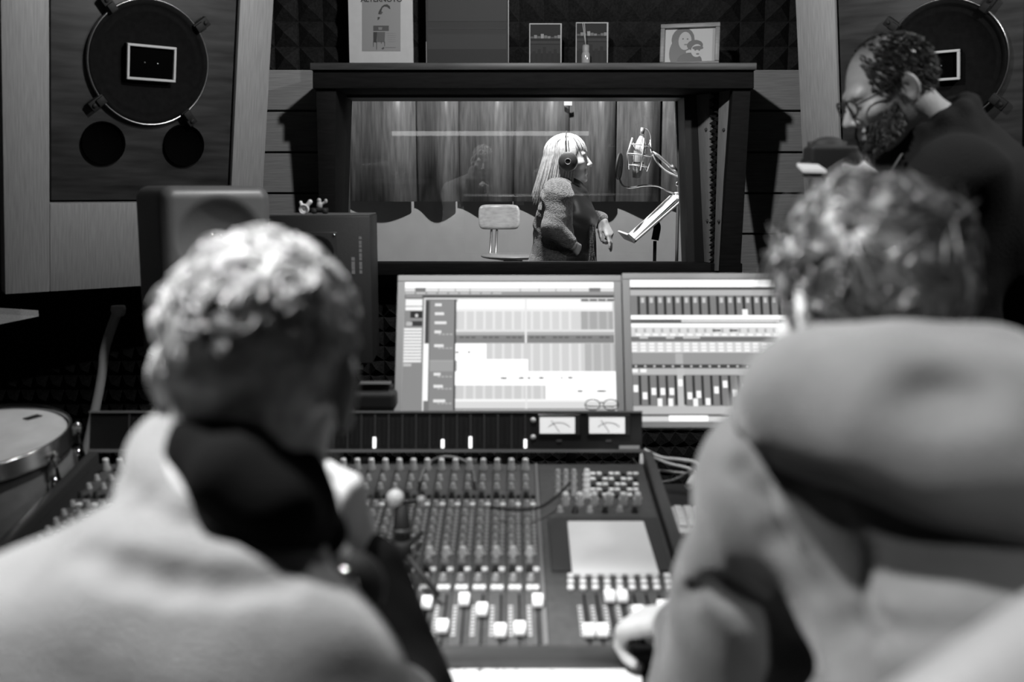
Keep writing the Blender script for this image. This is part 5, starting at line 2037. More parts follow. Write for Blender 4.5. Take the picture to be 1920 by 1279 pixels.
def curl_path(M, p, nrm, L, flow, lift, curl, rg, seg=5):
    d = (nrm * lift + flow).normalized()
    axis = Vector((rg.gauss(0, 1), rg.gauss(0, 1), rg.gauss(0, 1))).normalized()
    pts = [p]
    for i in range(seg):
        q = pts[-1] + d * (L / seg)
        # stay outside the skull
        e = Vector(((q.x - CC_.x) / CR_.x, (q.y - CC_.y) / CR_.y, (q.z - CC_.z) / CR_.z))
        if e.length < 1.0:
            e = e.normalized() * 1.01
            q = Vector((CC_.x + e.x * CR_.x, CC_.y + e.y * CR_.y, CC_.z + e.z * CR_.z))
        pts.append(q)
        d = (Matrix.Rotation(curl, 3, axis) @ d + Vector((0, 0, -0.06))).normalized()
    return [M @ q for q in pts]


def lock_hair(name, m, M, parent, keep, n, guides, seed, Lf, flowf, liftf, curlf, r0, seg=6, spread=0.35):
    pts, rg_ = scalp_points(n, keep, seed)
    gp, _ = scalp_points(guides, keep, seed + 50)
    G_ = np.array([tuple(g[0]) for g in gp])
    gpar = []
    for g, gn in gp:
        gpar.append((Vector((rg_.gauss(0, 1), rg_.gauss(0, 1), rg_.gauss(0, 1))).normalized(), flowf(g, rg_), liftf(g) * rg_.uniform(0.6, 1.4), curlf(g, rg_), rg_.uniform(0.75, 1.2)))
    out = []
    for p_, nrm in pts:
        i = int(np.argmin(((G_ - np.array(tuple(p_))) ** 2).sum(1)))
        ax, fl, li, cu, lm = gpar[i]
        g = gp[i][0]
        fl2 = fl + Vector((rg_.gauss(0, 0.12), rg_.gauss(0, 0.12), rg_.gauss(0, 0.12)))
        fl2 = fl2 - nrm * fl2.dot(nrm)
        d = (nrm * li + fl2).normalized()
        L = Lf(p_) * lm * rg_.uniform(0.85, 1.1)
        q = p_.copy()
        path = [q.copy()]
        for s_ in range(seg):
            q = q + d * (L / seg)
            tgt = g + (q - p_)
            q = q.lerp(q + (g - p_) * spread, 1.0 / seg)
            e = Vector(((q.x - CC_.x) / CR_.x, (q.y - CC_.y) / CR_.y, (q.z - CC_.z) / CR_.z))
            mn = 1.01 + 0.07 * (s_ + 1) / seg * min(1.0, li * 2.2)
            if e.length < mn and q.z > -0.07:
                e = e.normalized() * mn
                q = Vector((CC_.x + e.x * CR_.x, CC_.y + e.y * CR_.y, CC_.z + e.z * CR_.z))
            path.append(q.copy())
            d = (Matrix.Rotation(cu, 3, ax) @ d + Vector((0, 0, -0.05))).normalized()
            en = Vector(((q.x - CC_.x) / CR_.x ** 2, (q.y - CC_.y) / CR_.y ** 2, (q.z - CC_.z) / CR_.z ** 2)).normalized()
            od = d.dot(en)
            if od > li * 0.5:
                d = (d - en * (od - li * 0.5) * 0.8).normalized()
        out.append([M @ v for v in path])
    return hair_mesh(name, m, out, r0, parent)


def scalp_cap(name, m, M, parent, keep_cut, grow=0.004):
    lo, hi = M.translation - Vector((0.15, 0.15, 0.16)), M.translation + Vector((0.15, 0.15, 0.16))
    F = Field(lo, hi, 0.004)
    F.ell(CC_, CR_ + Vector((grow, grow, grow)) - Vector((0.002,) * 3), M, 0.005)
    F.ell((0, -0.050, -0.045), (0.058, 0.046, 0.055), M, 0.02)
    for p, n in keep_cut:
        F.cut(M @ Vector(p), M.to_3x3() @ Vector(n))
    return F.build(name, m, parent)


M_hairA = mat('grey_hair', 0.32, 0.28, noise=0.4, nscale=60, spec=0.6)
M_hairB = mat('brown_hair', 0.045, 0.32, noise=0.4, nscale=60, spec=0.7)
M_hairC = mat('dark_short_hair', 0.022, 0.45, noise=0.3, nscale=80)
M_hairD = mat('blond_hair', 0.42, 0.35, noise=0.25, nscale=70, spec=0.6)
M_knit = mat('pale_knit_wool', 0.145, 0.85, noise=0.08, nscale=25, bump=0.45, bscale=330, sheen=0.3)
M_blackcloth_shadow = mat('black_cotton_and_shadow', 0.0025, 0.95, bump=0.2, nscale=300, spec=0.08)  # cloth of the sleeve, also colours the shadow mesh at the neck
M_jacket = mat('grey_cotton_fleece', 0.075, 0.9, noise=0.1, nscale=30, bump=0.35, bscale=400, sheen=0.2)
M_coat = mat('black_wool_coat', 0.012, 0.9, bump=0.3, nscale=250, spec=0.2)
M_cardi = mat('grey_boucle_wool', 0.10, 0.95, noise=0.5, nscale=110, bump=0.9, bscale=160, sheen=0.3)
M_satin = mat('dark_satin', 0.02, 0.35, bump=0.1, nscale=20)
M_trouser = mat('dark_trousers', 0.03, 0.85, bump=0.2, nscale=200)
M_shoe = mat('black_shoe_leather', 0.015, 0.4)


def legs_seated(F, hipL, hipR, floor=0.03, fwd=0.42, sh=0.40):
    for h_ in (hipL, hipR):
        h_ = Vector(h_)
        k_ = h_ + Vector((0, fwd, 0.02))
        a_ = Vector((k_.x, k_.y - 0.02, 0.09))
        F.cone(h_, k_, 0.095, 0.066, k=0.03)
        F.cone(k_, a_, 0.062, 0.045, k=0.02)


def shoes(parent, spots, d=(0, 1, 0)):
    for s in spots:
        v = Vector(d)
        F = Field((s[0] - 0.2, s[1] - 0.2, -0.01), (s[0] + 0.2, s[1] + 0.2, 0.14), 0.008)
        c = Vector((s[0], s[1], 0.045))
        F.cone(c - v * 0.03, c + v * 0.13, 0.046, 0.036, k=0.02)
        F.cut((0, 0, 0.004), (0, 0, -1))
        F.build('shoe', M_shoe, parent)


# ------------------------------------------------------------------ man with the pale collar (seated, back to the camera)
pa = empty('person', (-0.25, 0.62, 0), 'person seen from behind in a pale knit sweater, chin resting on one hand', 'person')
HA = W(490, 708, 0.86)
MA = hmat(HA, -5, -6, 5)
NBa = W(440, 985, 0.81)
SLa, SRa = W(-70, 1255, 0.74), W(690, 1410, 0.86)
CHa, PVa = Vector((-0.245, 0.70, 0.83)), Vector((-0.26, 0.56, 0.58))
ELa, ERa = Vector((-0.45, 0.98, 0.80)), W(748, 1310, 1.04)
WRa = W(680, 1055, 1.08)
WLa = W(640, 1112, 0.90)
F = Field((-0.66, 0.36, 0.42), (0.06, 1.32, 1.46), 0.0045)
head(F, MA)
F.cone(MA @ Vector((0, -0.025, -0.06)), NBa, 0.058, 0.062, k=0.02)
F.cone(SLa, SRa, 0.055, 0.05, k=0.05)
F.cone(NBa, CHa, 0.07, 0.11, k=0.05)
F.cone(CHa, PVa, 0.11, 0.12, k=0.05)
F.chain([SLa, ELa, WLa], [0.05, 0.042, 0.028], k=0.02)
F.chain([SRa, ERa, WRa], [0.05, 0.042, 0.028], k=0.02)
hd_ = W(606, 860, 1.02) - WRa
hand(F, frame_dir(WRa, hd_, (1, -0.35, 0.2)), -1, ((30, 85, 60), (36, 88, 60), (42, 90, 60), (48, 90, 60)), 0.6, 1.12)
hl_ = W(560, 1062, 0.86) - WLa
hand(F, frame_dir(WLa, hl_, (-0.2, -0.9, 0.6)), 1, ((55, 70, 40), (60, 75, 40), (65, 75, 40), (70, 75, 40)), 0.7)
F.build('body', M_skin, pa)
# sweater
F = Field((-0.68, 0.34, 0.45), (0.06, 1.2, 1.34), 0.006)
F.chain([W(345, 1015, 0.775), W(95, 1245, 0.74), W(-130, 1385, 0.73)], [0.050, 0.075, 0.080], k=0.04)
F.chain([W(430, 1060, 0.76), W(462, 1235, 0.76), W(672, 1432, 0.84)], [0.045, 0.072, 0.074], k=0.04)
F.ell(W(250, 1300, 0.73), (0.16, 0.09, 0.11), k=0.05)
F.ell(W(430, 1330, 0.73), (0.13, 0.09, 0.11), k=0.06)
F.cone(W(300, 1150, 0.73), W(420, 1235, 0.72), 0.075, 0.080, k=0.05)
F.ell(CHa + Vector((0, 0.0, 0.02)), (0.215, 0.155, 0.235), k=0.06)
F.cone(CHa, PVa, 0.16, 0.16, k=0.06, sq=((0, 1, 0), 0.85))
F.chain([W(-130, 1330, 0.73), ELa, ELa.lerp(WLa, 0.6)], [0.082, 0.062, 0.048], k=0.04)
F.cone(SRa, SRa.lerp(ERa, 0.45), 0.074, 0.064, k=0.04)
F.wrinkle(0.0026, 34, 3)
# standing shawl collar, open to the right
CCa = W(446, 872, 0.83)
prev = None
for i in range(15):
    t = R(105 + 13 * i)
    q = CCa + Vector((0.066 * math.cos(t), 0.066 * math.sin(t), -0.020 * math.cos(t) - 0.004 * i + 0.018))
    if prev is not None:
        F.cone(prev, q, 0.021, 0.021, k=0.010)
        F.cone(prev + Vector((-0.006, 0, -0.032)), q + Vector((-0.006, 0, -0.032)), 0.023, 0.023, k=0.014)
        F.cone(prev + Vector((-0.012, -0.006, -0.072)), q + Vector((-0.012, -0.006, -0.072)), 0.030, 0.030, k=0.016)
    prev = q
F.crease([(150, 1030), (230, 1062), (330, 1085), (430, 1092), (520, 1090)], 0.006, 0.02)
F.crease([(262, 940), (310, 958), (370, 968), (420, 985)], 0.009, 0.016)
F.build('sweater', M_knit, pa)
# head's shadow at the neck, built as a black mesh; then the black sleeve
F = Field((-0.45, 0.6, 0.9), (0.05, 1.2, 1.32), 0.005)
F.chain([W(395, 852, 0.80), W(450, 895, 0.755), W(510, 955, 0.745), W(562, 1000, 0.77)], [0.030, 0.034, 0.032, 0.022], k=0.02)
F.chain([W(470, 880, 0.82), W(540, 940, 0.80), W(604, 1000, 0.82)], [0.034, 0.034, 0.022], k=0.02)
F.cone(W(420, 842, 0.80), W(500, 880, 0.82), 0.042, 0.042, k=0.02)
F.build('neck_shadow_mesh', M_blackcloth_shadow, pa)
F = Field((-0.3, 0.8, 0.75), (0.1, 1.25, 1.2), 0.005)
F.chain([SRa.lerp(ERa, 0.3), ERa, WRa.lerp(ERa, 0.06)], [0.058, 0.058, 0.044], k=0.02)
F.wrinkle(0.0015, 60, 5)
F.build('sleeve', M_blackcloth_shadow, pa)
# watch on the tucked wrist
F = Field(WLa - Vector((0.06,) * 3), WLa + Vector((0.06,) * 3), 0.0025)
dW = (WLa - ELa).normalized()
F.cone(WLa - dW * 0.012, WLa + dW * 0.010, 0.0345, 0.034, k=0.002)
F.build('watch_strap', M_rubber, pa)
sd = Vector((0.1, -0.8, 0.5)).normalized()
wp_ = WLa + sd * 0.033
wbuild(MB().lathe([(0.0005, 0.008), (0.014, 0.008), (0.017, 0.005), (0.017, -0.004)], Matrix.Translation(wp_) @ sd.to_track_quat('Z', 'Y').to_matrix().to_4x4(), 24), 'watch_face', M_chrome, pa)
# trousers and shoes
F = Field((-0.55, 0.35, 0.03), (0.05, 1.2, 0.72), 0.012)
F.ell(PVa + Vector((0, 0, -0.03)), (0.17, 0.14, 0.11), k=0.04)
legs_seated(F, (-0.35, 0.58, 0.54), (-0.17, 0.58, 0.54))
F.build('trousers', M_trouser, pa)
shoes(pa, ((-0.35, 0.98), (-0.17, 0.98)))


# hair: short, wavy, grey
def keepA(p):
    if p.y > 0.045 and p.z < 0.075 - 0.2 * (0.09 - p.y):
        return False
    if abs(p.x) > 0.050 and -0.040 < p.y < 0.045 and p.z < 0.034:
        return False
    return p.z > -0.075


upA = lambda q: max(0.0, min(1.0, (q.z + 0.02) / 0.08))
lock_hair('hair', M_hairA, MA, pa, keepA, 6500, 420, 3, lambda q: 0.008 + 0.022 * upA(q) + (0.012 if q.z < -0.02 and q.y < 0 else 0),
          lambda q, r_: Vector((r_.gauss(0, 0.6), 0.35 + r_.gauss(0, 0.55), -0.25 + r_.gauss(0, 0.45) - 0.5 * (1 - upA(q)))),
          lambda q: 0.05 + 0.16 * upA(q), lambda q, r_: R(r_.uniform(10, 34)) * upA(q), 0.0017, 6, 0.25)
scalp_cap('hair_base', M_hairA, MA, pa, [((0, 0.055, 0.03), (0, 1, -0.55)), ((0, 0, -0.075), (0, 0.15, -1)), ((0, 0.02, -0.02), (0, 1, -1.2))])

# ------------------------------------------------------------------ hooded man (seated, back to the camera)
pb_ = empty('person', (0.42, 0.62, 0), 'person seen from behind in a grey hooded jacket, finger on a fader', 'person')
HB = W(1626, 585, 0.97)
MB_ = hmat(HB, 16, -10, -3)
NBb = W(1690, 765, 0.97)
SLb, SRb = W(1500, 930, 0.93), Vector((0.60, 0.80, 1.13))
CHb, PVb = Vector((0.42, 0.74, 0.92)), Vector((0.42, 0.58, 0.58))
ELb = W(1338, 1340, 1.03)
WLb = W(1268, 1158, 1.42)
ERb, WRb = Vector((0.72, 0.95, 0.86)), Vector((0.62, 1.32, 0.80))
F = Field((0.08, 0.38, 0.42), (0.86, 1.72, 1.46), 0.005)
head(F, MB_)
F.cone(MB_ @ Vector((0, -0.015, -0.06)), NBb, 0.054, 0.056, k=0.012)
F.cone(SLb, SRb, 0.055, 0.05, k=0.05)
F.cone(NBb, CHb, 0.07, 0.11, k=0.05)
F.cone(CHb, PVb, 0.11, 0.12, k=0.05)
F.chain([SLb, ELb, WLb], [0.05, 0.042, 0.029], k=0.02)
F.chain([SRb, ERb, WRb], [0.05, 0.042, 0.029], k=0.02)
hb_ = W(1150, 1178, 1.53) - WLb
hand(F, frame_dir(WLb, hb_, (0.0, -0.25, 1)), 1, ((12, 22, 12), (34, 48, 30), (42, 55, 30), (46, 55, 30)), 0.25, 1.15)
hand(F, frame_dir(WRb, (-0.3, 1, -0.1), (0, 0, 1)), -1, ((25, 35, 20), (28, 36, 20), (30, 38, 20), (32, 40, 20)), 0.2)
F.build('body', M_skin, pb_)
# jacket
F = Field((0.06, 0.36, 0.46), (0.98, 1.50, 1.40), 0.006)
F.cone(SLb, SRb, 0.095, 0.095, k=0.06)
NJ = W(1700, 860, 0.88)
F.cone(NJ, SLb, 0.080, 0.08, k=0.05)
F.cone(NJ, SRb, 0.080, 0.08, k=0.05)
F.ell(CHb, (0.215, 0.155, 0.25), k=0.06)
F.cone(W(1620, 985, 0.865), W(1880, 1030, 0.82), 0.075, 0.090, k=0.04)
F.cone(W(1690, 1120, 0.84), W(1900, 1150, 0.80), 0.085, 0.095, k=0.04)
F.cone(CHb, PVb, 0.17, 0.165, k=0.06, sq=((0, 1, 0), 0.85))
G = Field((0.06, 0.36, 0.46), (0.98, 1.50, 1.40), 0.006)
G.chain([SLb, ELb, ELb.lerp(WLb, 0.84)], [0.084, 0.070, 0.040], k=0.03)
G.chain([SRb, ERb, ERb.lerp(WRb, 0.9)], [0.088, 0.068, 0.042], k=0.03)
G.wrinkle(0.0042, 30, 8, aniso=(1, 1, 1.5))
kk = 0.010
h__ = np.clip(0.5 + 0.5 * (G.f - F.f) / kk, 0, 1)
F.f = (G.f * (1 - h__) + F.f * h__ - kk * h__ * (1 - h__)).astype(np.float32)
F.wrinkle(0.0020, 34, 9)
# waistband
F.crease([(1496, 935), (1540, 910), (1600, 903), (1690, 893)], 0.0045, 0.006)
F.crease([(1275, 1118), (1320, 1100), (1380, 1112)], 0.0045, 0.015)
F.crease([(1365, 1108), (1420, 1160), (1480, 1230), (1520, 1279)], 0.011, 0.02)
F.crease([(1390, 880), (1420, 930), (1455, 1010), (1510, 1100)], 0.006, 0.02)
F.crease([(1545, 985), (1560, 1040), (1566, 1110), (1572, 1190), (1575, 1275)], 0.020, 0.02)
F.crease([(1600, 1165), (1700, 1185), (1850, 1180)], 0.006, 0.02)
F.build('jacket', M_jacket, pb_)
# hood lying on the back of the neck
F = Field((0.12, 0.5, 0.95), (0.95, 1.22, 1.38), 0.0055)
F.chain([W(1425, 765, 0.90), W(1520, 750, 0.83), W(1660, 775, 0.79), W(1800, 815, 0.76), W(1930, 860, 0.74)], [0.030, 0.050, 0.060, 0.064, 0.066], k=0.03)
F.chain([W(1450, 755, 0.93), W(1560, 702, 0.86), W(1690, 700, 0.83), W(1850, 722, 0.81), W(1970, 770, 0.80)], [0.024, 0.028, 0.032, 0.036, 0.038], k=0.03)
F.cone(W(1560, 770, 0.84), W(1880, 820, 0.79), 0.050, 0.060, k=0.04)
F.ell(W(1630, 570, 0.95), (0.080, 0.085, 0.09), k=0.02, mode='sub')
F.ell(W(1775, 742, 0.70), (0.030, 0.03, 0.014), k=0.03, mode='sub')
F.wrinkle(0.0030, 26, 21)
F.build('hood', M_jacket, pb_)
# shoulder seam
seam = [W(x, y, Y_) for x, y, Y_ in ((1500, 915, 0.845), (1540, 902, 0.835), (1600, 898, 0.815), (1680, 892, 0.80))]
F = Field((0.1, 0.35, 0.03), (0.75, 1.25, 0.72), 0.012)
F.ell(PVb + Vector((0, 0, -0.03)), (0.17, 0.14, 0.11), k=0.04)
legs_seated(F, (0.33, 0.60, 0.54), (0.51, 0.60, 0.54))
F.build('trousers', M_trouser, pb_)
shoes(pb_, ((0.33, 1.0), (0.51, 1.0)))


def keepB(p):
    if p.y > 0.05 and p.z < 0.06:
        return False
    if abs(p.x) > 0.058 and -0.02 < p.y < 0.05 and p.z < 0.012:
        return False
    return p.z > -0.08


upB = lambda q: max(0.0, min(1.0, (q.z + 0.02) / 0.09))
lock_hair('hair', M_hairB, MB_, pb_, keepB, 6500, 300, 9, lambda q: 0.042 + 0.012 * upB(q) + (0.035 if q.z < -0.015 and q.y < 0.0 else 0),
          lambda q, r_: Vector((r_.gauss(0, 0.5) - 0.1, -0.1 + r_.gauss(0, 0.45), -0.85 + 0.75 * upB(q) + r_.gauss(0, 0.25))),
          lambda q: 0.06 + 0.20 * upB(q), lambda q, r_: R(r_.uniform(4, 20)), 0.0018, 7, 0.5)
scalp_cap('hair_base', M_hairB, MB_, pb_, [((0, 0.05, 0.03), (0, 1, -0.55)), ((0, 0, -0.08), (0, 0.1, -1)), ((0, 0.02, -0.03), (0, 1, -1.2))], 0.008)

# pale padded chair behind the hooded man
chp = empty('studio_chair', (0.42, 0.55, 0), 'pale padded chair whose blurred backrest fills the photo corner', 'chair')
F = Field((0.12, 0.2, 0.55), (0.80, 0.62, 1.35), 0.007)
A0, A1 = W(1740, 1440, 0.46), W(2080, 1200, 0.50)
F.chain([A0, A1], [0.040, 0.040], k=0.02)
F.cone(A0 + Vector((0.02, 0.02, -0.12)), A1 + Vector((0.0, 0.02, -0.22)), 0.05, 0.05, k=0.09)
F.cone(A0 + Vector((0.02, 0.02, -0.2)), A1 + Vector((0.0, 0.02, -0.36)), 0.05, 0.05, k=0.09)
F.build('backrest', mat('pale_chair_leather', 0.13, 0.5, bump=0.1, nscale=200), chp)
F = Field((0.1, 0.3, 0.38), (0.75, 1.0, 0.52), 0.01)
F.rbox((0.42, 0.62, 0.44), (0.24, 0.23, 0.04), 0.03)
F.build('seat', mat('pale_chair_leather', 0.13, 0.5), chp)
wbuild(MB().tube([(0.42, 0.62, 0.08), (0.42, 0.62, 0.41)], 0.03, 14), 'gas_column', M_rubber, chp)
wbuild(MB().tube([(0.42, 0.42, 0.42), (0.44, 0.40, 0.65), (0.46, 0.46, 0.9)], 0.02, 10), 'back_bracket', M_rubber, chp)
for i in range(5):
    a_ = R(72 * i + 15)
    wbuild(MB().tube([(0.42, 0.62, 0.09), (0.42 + 0.29 * math.cos(a_), 0.62 + 0.29 * math.sin(a_), 0.05)], [0.028, 0.018], 8), 'base_leg', M_rubber, chp)
# stool of the other man
st_ = empty('round_stool', (-0.26, 0.60, 0), 'round black stool under the man in the pale sweater', 'stool')
wbuild(MB().lathe([(0.0005, 0.47), (0.16, 0.47), (0.175, 0.45), (0.17, 0.41), (0.0005, 0.40)], Matrix.Translation((-0.26, 0.60, -0.03)), 32), 'cushion', M_rubber, st_)
wbuild(MB().tube([(-0.26, 0.60, 0.05), (-0.26, 0.60, 0.375)], 0.025, 12), 'column', M_steel, st_)
wbuild(MB().lathe([(0.0005, 0.05), (0.04, 0.048), (0.2, 0.02), (0.2, 0.0), (0.0005, 0)], Matrix.Translation((-0.26, 0.60, 0)), 32), 'base', M_steel, st_)

# ------------------------------------------------------------------ bearded man with the camera
pc_ = empty('person', (1.0, 2.36, 0), 'person in profile with glasses, beard and black coat, looking down at a camera', 'person')
HCc = W(1668, 172, 2.28)
MC = hmat(HCc, 92, -24, 0, 0.94)
NBc = W(1765, 270, 2.33)
SLc, SRc = W(1790, 345, 2.14), W(1800, 345, 2.50)
CHc, PVc = W(1800, 470, 2.33), Vector((1.03, 2.36, 0.95))
ELc, ERc = Vector((0.93, 2.10, 1.13)), Vector((0.95, 2.58, 1.13))
cmp_ = W(1556, 303, 2.20)
WLc, WRc = cmp_ + Vector((0.075, -0.03, -0.045)), cmp_ + Vector((0.075, 0.07, -0.05))
F = Field((0.55, 1.95, 0.75), (1.28, 2.75, 1.86), 0.0045)
head(F, MC)
F.cone(MC @ Vector((0, -0.03, -0.05)), NBc, 0.060, 0.066, k=0.02)
F.cone(SLc, SRc, 0.05, 0.05, k=0.05)
F.cone(NBc, CHc, 0.07, 0.11, k=0.05)
F.cone(CHc, PVc, 0.11, 0.12, k=0.05)
F.chain([SLc, ELc, WLc], [0.05, 0.042, 0.028], k=0.02)
F.chain([SRc, ERc, WRc], [0.05, 0.042, 0.028], k=0.02)
hand(F, frame_dir(WLc, (-1, 0.25, 0.25), (0.2, -1, -0.3)), 1, ((25, 40, 25),) * 4, 0.2)
hand(F, frame_dir(WRc, (-1, -0.25, 0.25), (0.2, 1, -0.3)), -1, ((25, 40, 25),) * 4, 0.2)
F.build('body', M_skin, pc_)
F = Field((0.66, 1.9, 0.65), (1.42, 2.85, 1.78), 0.0075)
F.cone(SLc, SRc, 0.10, 0.10, k=0.06)
F.cone(NBc + Vector((0.01, 0, -0.01)), CHc, 0.10, 0.16, k=0.05)
F.ell(CHc + Vector((0, 0, 0.02)), (0.155, 0.24, 0.25), k=0.06)
F.cone(CHc, PVc, 0.17, 0.18, k=0.06)
F.cone(PVc, PVc + Vector((0, 0, -0.25)), 0.18, 0.19, k=0.06)
F.chain([SLc, ELc, ELc.lerp(WLc, 0.86)], [0.085, 0.066, 0.044], k=0.04)
F.chain([SRc, ERc, ERc.lerp(WRc, 0.86)], [0.085, 0.066, 0.044], k=0.04)
F.wrinkle(0.0025, 30, 4)
# high collar
for i in range(12):
    t0, t1 = R(30 * i), R(30 * (i + 1))
    cc = W(1742, 232, 2.31)
    q0 = cc + Vector((0.078 * math.cos(t0), 0.082 * math.sin(t0), 0.045 * math.cos(t0)))
    q1 = cc + Vector((0.078 * math.cos(t1), 0.082 * math.sin(t1), 0.045 * math.cos(t1)))
    F.cone(q0, q1, 0.02, 0.02, k=0.02)
    F.cone(q0 + Vector((0.004, 0, -0.045)), q1 + Vector((0.004, 0, -0.045)), 0.028, 0.028, k=0.03)
F.build('coat', M_coat, pc_)
F = Field((0.8, 2.1, 0.02), (1.3, 2.65, 0.95), 0.012)
for y in (2.27, 2.46):
    F.chain([(1.03, y, 0.85), (1.02, y, 0.48), (1.04, y, 0.09)], [0.10, 0.07, 0.05], k=0.03)
F.build('trousers', M_trouser, pc_)
shoes(pc_, ((1.02, 2.27), (1.02, 2.46)), (-1, 0, 0))


rgk = random.Random(77)


def keepC(p):
    lim = 0.058 if abs(p.x) > 0.030 else 0.035
    if p.y > lim and not (abs(p.x) > 0.055 and p.z < 0.065 and p.y < 0.060):
        return False
    if p.z > 0.088 and p.y > -0.05 and abs(p.x) < 0.055 and rgk.random() < 0.72:
        return False
    if abs(p.x) > 0.055 and -0.03 < p.y < 0.04 and p.z < 0.012:
        return False
    return p.z > -0.045 - 0.12 * min(0, p.y + 0.02)


ptsC, rg = scalp_points(2600, keepC, 5)
paths = []
for p, n_ in ptsC:
    paths.append(curl_path(MC, p, n_, rg.uniform(0.010, 0.020), Vector((0, -0.4, -0.5)), 0.35, R(rg.uniform(5, 25)), rg, 3))
# beard
rgb = random.Random(8)
for i in range(1500):
    a_ = rgb.uniform(-1, 1)
    v_ = rgb.uniform(0, 1)
    ang = a_ * R(98)
    rr = 0.060 + 0.008 * (1 - abs(a_))
    p = Vector((rr * math.sin(ang), 0.028 + 0.066 * math.cos(ang), -0.050 - 0.060 * v_ + 0.045 * abs(a_) ** 2))
    if abs(a_) < 0.22 and v_ < 0.35:
        continue
    n_ = Vector((math.sin(ang), math.cos(ang), -0.3)).normalized()
    L = rgb.uniform(0.012, 0.028)
    d = (n_ * 0.55 + Vector((rgb.gauss(0, 0.25), rgb.gauss(0, 0.25), -0.9))).normalized()
    paths.append([MC @ (p - n_ * 0.004), MC @ (p + d * L * 0.5 + n_ * 0.003), MC @ (p + d * L)])
hair_mesh('hair', M_hairC, paths, 0.0020, pc_)
# glasses
glc = empty('glasses', (0, 0, 0))
glc.parent = pc_
glc.matrix_parent_inverse = wm(pc_).inverted()
for s in (-1, 1):
    ring = [MC @ Vector((s * 0.033 + 0.026 * math.cos(t), 0.110 - 0.006 * abs(math.cos(t)), 0.002 + 0.019 * math.sin(t))) for t in [2 * math.pi * i / 20 for i in range(21)]]
    wbuild(MB().tube(ring, 0.0022, 6, caps=False), 'lens_rim', M_rubber, glc)
    wbuild(MB().tube([MC @ Vector((s * 0.060, 0.104, 0.008)), MC @ Vector((s * 0.076, 0.05, 0.012)), MC @ Vector((s * 0.080, -0.012, 0.022)), MC @ Vector((s * 0.078, -0.028, 0.004))], 0.0022, 6), 'temple', M_rubber, glc)
wbuild(MB().tube([MC @ Vector((-0.008, 0.112, 0.006)), MC @ Vector((0, 0.116, 0.009)), MC @ Vector((0.008, 0.112, 0.006))], 0.002, 6), 'bridge', M_rubber, glc)
# the camera in his hands
cmr = empty('video_camera', (cmp_.x, cmp_.y, cmp_.z - 0.05), 'black photo camera with a lit flip screen held by the bearded man', 'camera')
Mk = Matrix.Translation(cmp_) @ Matrix.Rotation(R(8), 4, 'Z')
F = Field(cmp_ - Vector((0.11, 0.09, 0.07)), cmp_ + Vector((0.11, 0.09, 0.07)), 0.003)
F.rbox(tuple(cmp_), (0.050, 0.034, 0.032), 0.007)
F.cone(cmp_ + Vector((0.045, -0.015, 0)), cmp_ + Vector((0.05, -0.015, -0.02)), 0.022, 0.022, k=0.01)
F.ell(cmp_ + Vector((-0.005, 0, 0.036)), (0.034, 0.026, 0.016), k=0.008)
F.build('camera_body', M_rubber, cmr)
wbuild(MB().tube([cmp_ + Vector((0.0, 0.035, -0.004)), cmp_ + Vector((0.0, 0.12, -0.006))], [0.028, 0.030], 24), 'lens', M_rubber, cmr)
for dx in (-0.02, 0.015):
    wbuild(MB().lathe([(0.010, 0), (0.010, 0.010), (0.0005, 0.011)], Matrix.Translation(cmp_ + Vector((dx * 1.8, 0.01, 0.032))), 14), 'dial', M_rubber, cmr)
sq = [W(1494, 306, 2.15), W(1506, 318, 2.10), W(1550, 319, 2.10), W(1534, 308, 2.15)]
wbuild(MB().prism(sq, (0, 0, -0.006)), 'flip_screen', mat('camera_lcd', 0.3, 0.3, emit=0.35), cmr)
wbuild(MB().tube([W(1500, 312, 2.16), W(1530, 305, 2.18), cmp_], 0.006, 6), 'screen_hinge', M_rubber, cmr)
strap = bez([cmp_ + Vector((0.05, 0, 0.025)), W(1592, 285, 2.2), W(1605, 310, 2.18), W(1615, 345, 2.18), W(1660, 330, 2.18), W(1690, 290, 2.22)])
wbuild(MB().tube(strap, 0.006, 6, flat=0.3), 'strap', mat('strap_grey', 0.06, 0.6), cmr)

# ------------------------------------------------------------------ singer in the booth
pd = empty('person', (0.27, 5.05, 0), 'person singing in the booth with long blond hair, headphones and grey cardigan', 'person')
HD = W(1066, 300, 5.05)
MD = hmat(HD, -97, 3, 0, 0.90)
NBd = W(1062, 345, 5.05)
SRd, SLd = W(1050, 362, 4.89), W(1064, 362, 5.21)
CHd, PVd = W(1064, 410, 5.05), Vector((0.245, 5.05, 0.98))
ERd, WRd = W(1036, 428, 4.84), W(1072, 458, 4.87)
ELd, WLd = W(1088, 402, 5.26), W(1130, 414, 5.16)
F = Field((0.02, 4.72, 0.0), (0.62, 5.42, 1.76), 0.005)
head(F, MD)
F.cone(MD @ Vector((0, -0.02, -0.06)), NBd, 0.048, 0.050, k=0.02)
F.cone(SRd, SLd, 0.030, 0.030, k=0.02)
F.cone(NBd, CHd, 0.05, 0.09, k=0.03)
F.cone(CHd, PVd, 0.10, 0.12, k=0.05)
F.chain([SRd, ERd, WRd], [0.034, 0.032, 0.024], k=0.01)
F.chain([SLd, ELd, WLd], [0.034, 0.032, 0.024], k=0.01)
hand(F, frame_dir(WLd, W(1141, 438, 5.14) - WLd, (0.75, -0.55, 0.4)), 1, ((6, 14, 8), (10, 16, 10), (40, 55, 30), (46, 60, 30)), 0.35, 0.95)
hand(F, frame_dir(WRd, W(1086, 470, 4.93) - WRd, (0.2, -1, 0.3)), -1, ((35, 45, 25),) * 4, 0.4, 0.8)
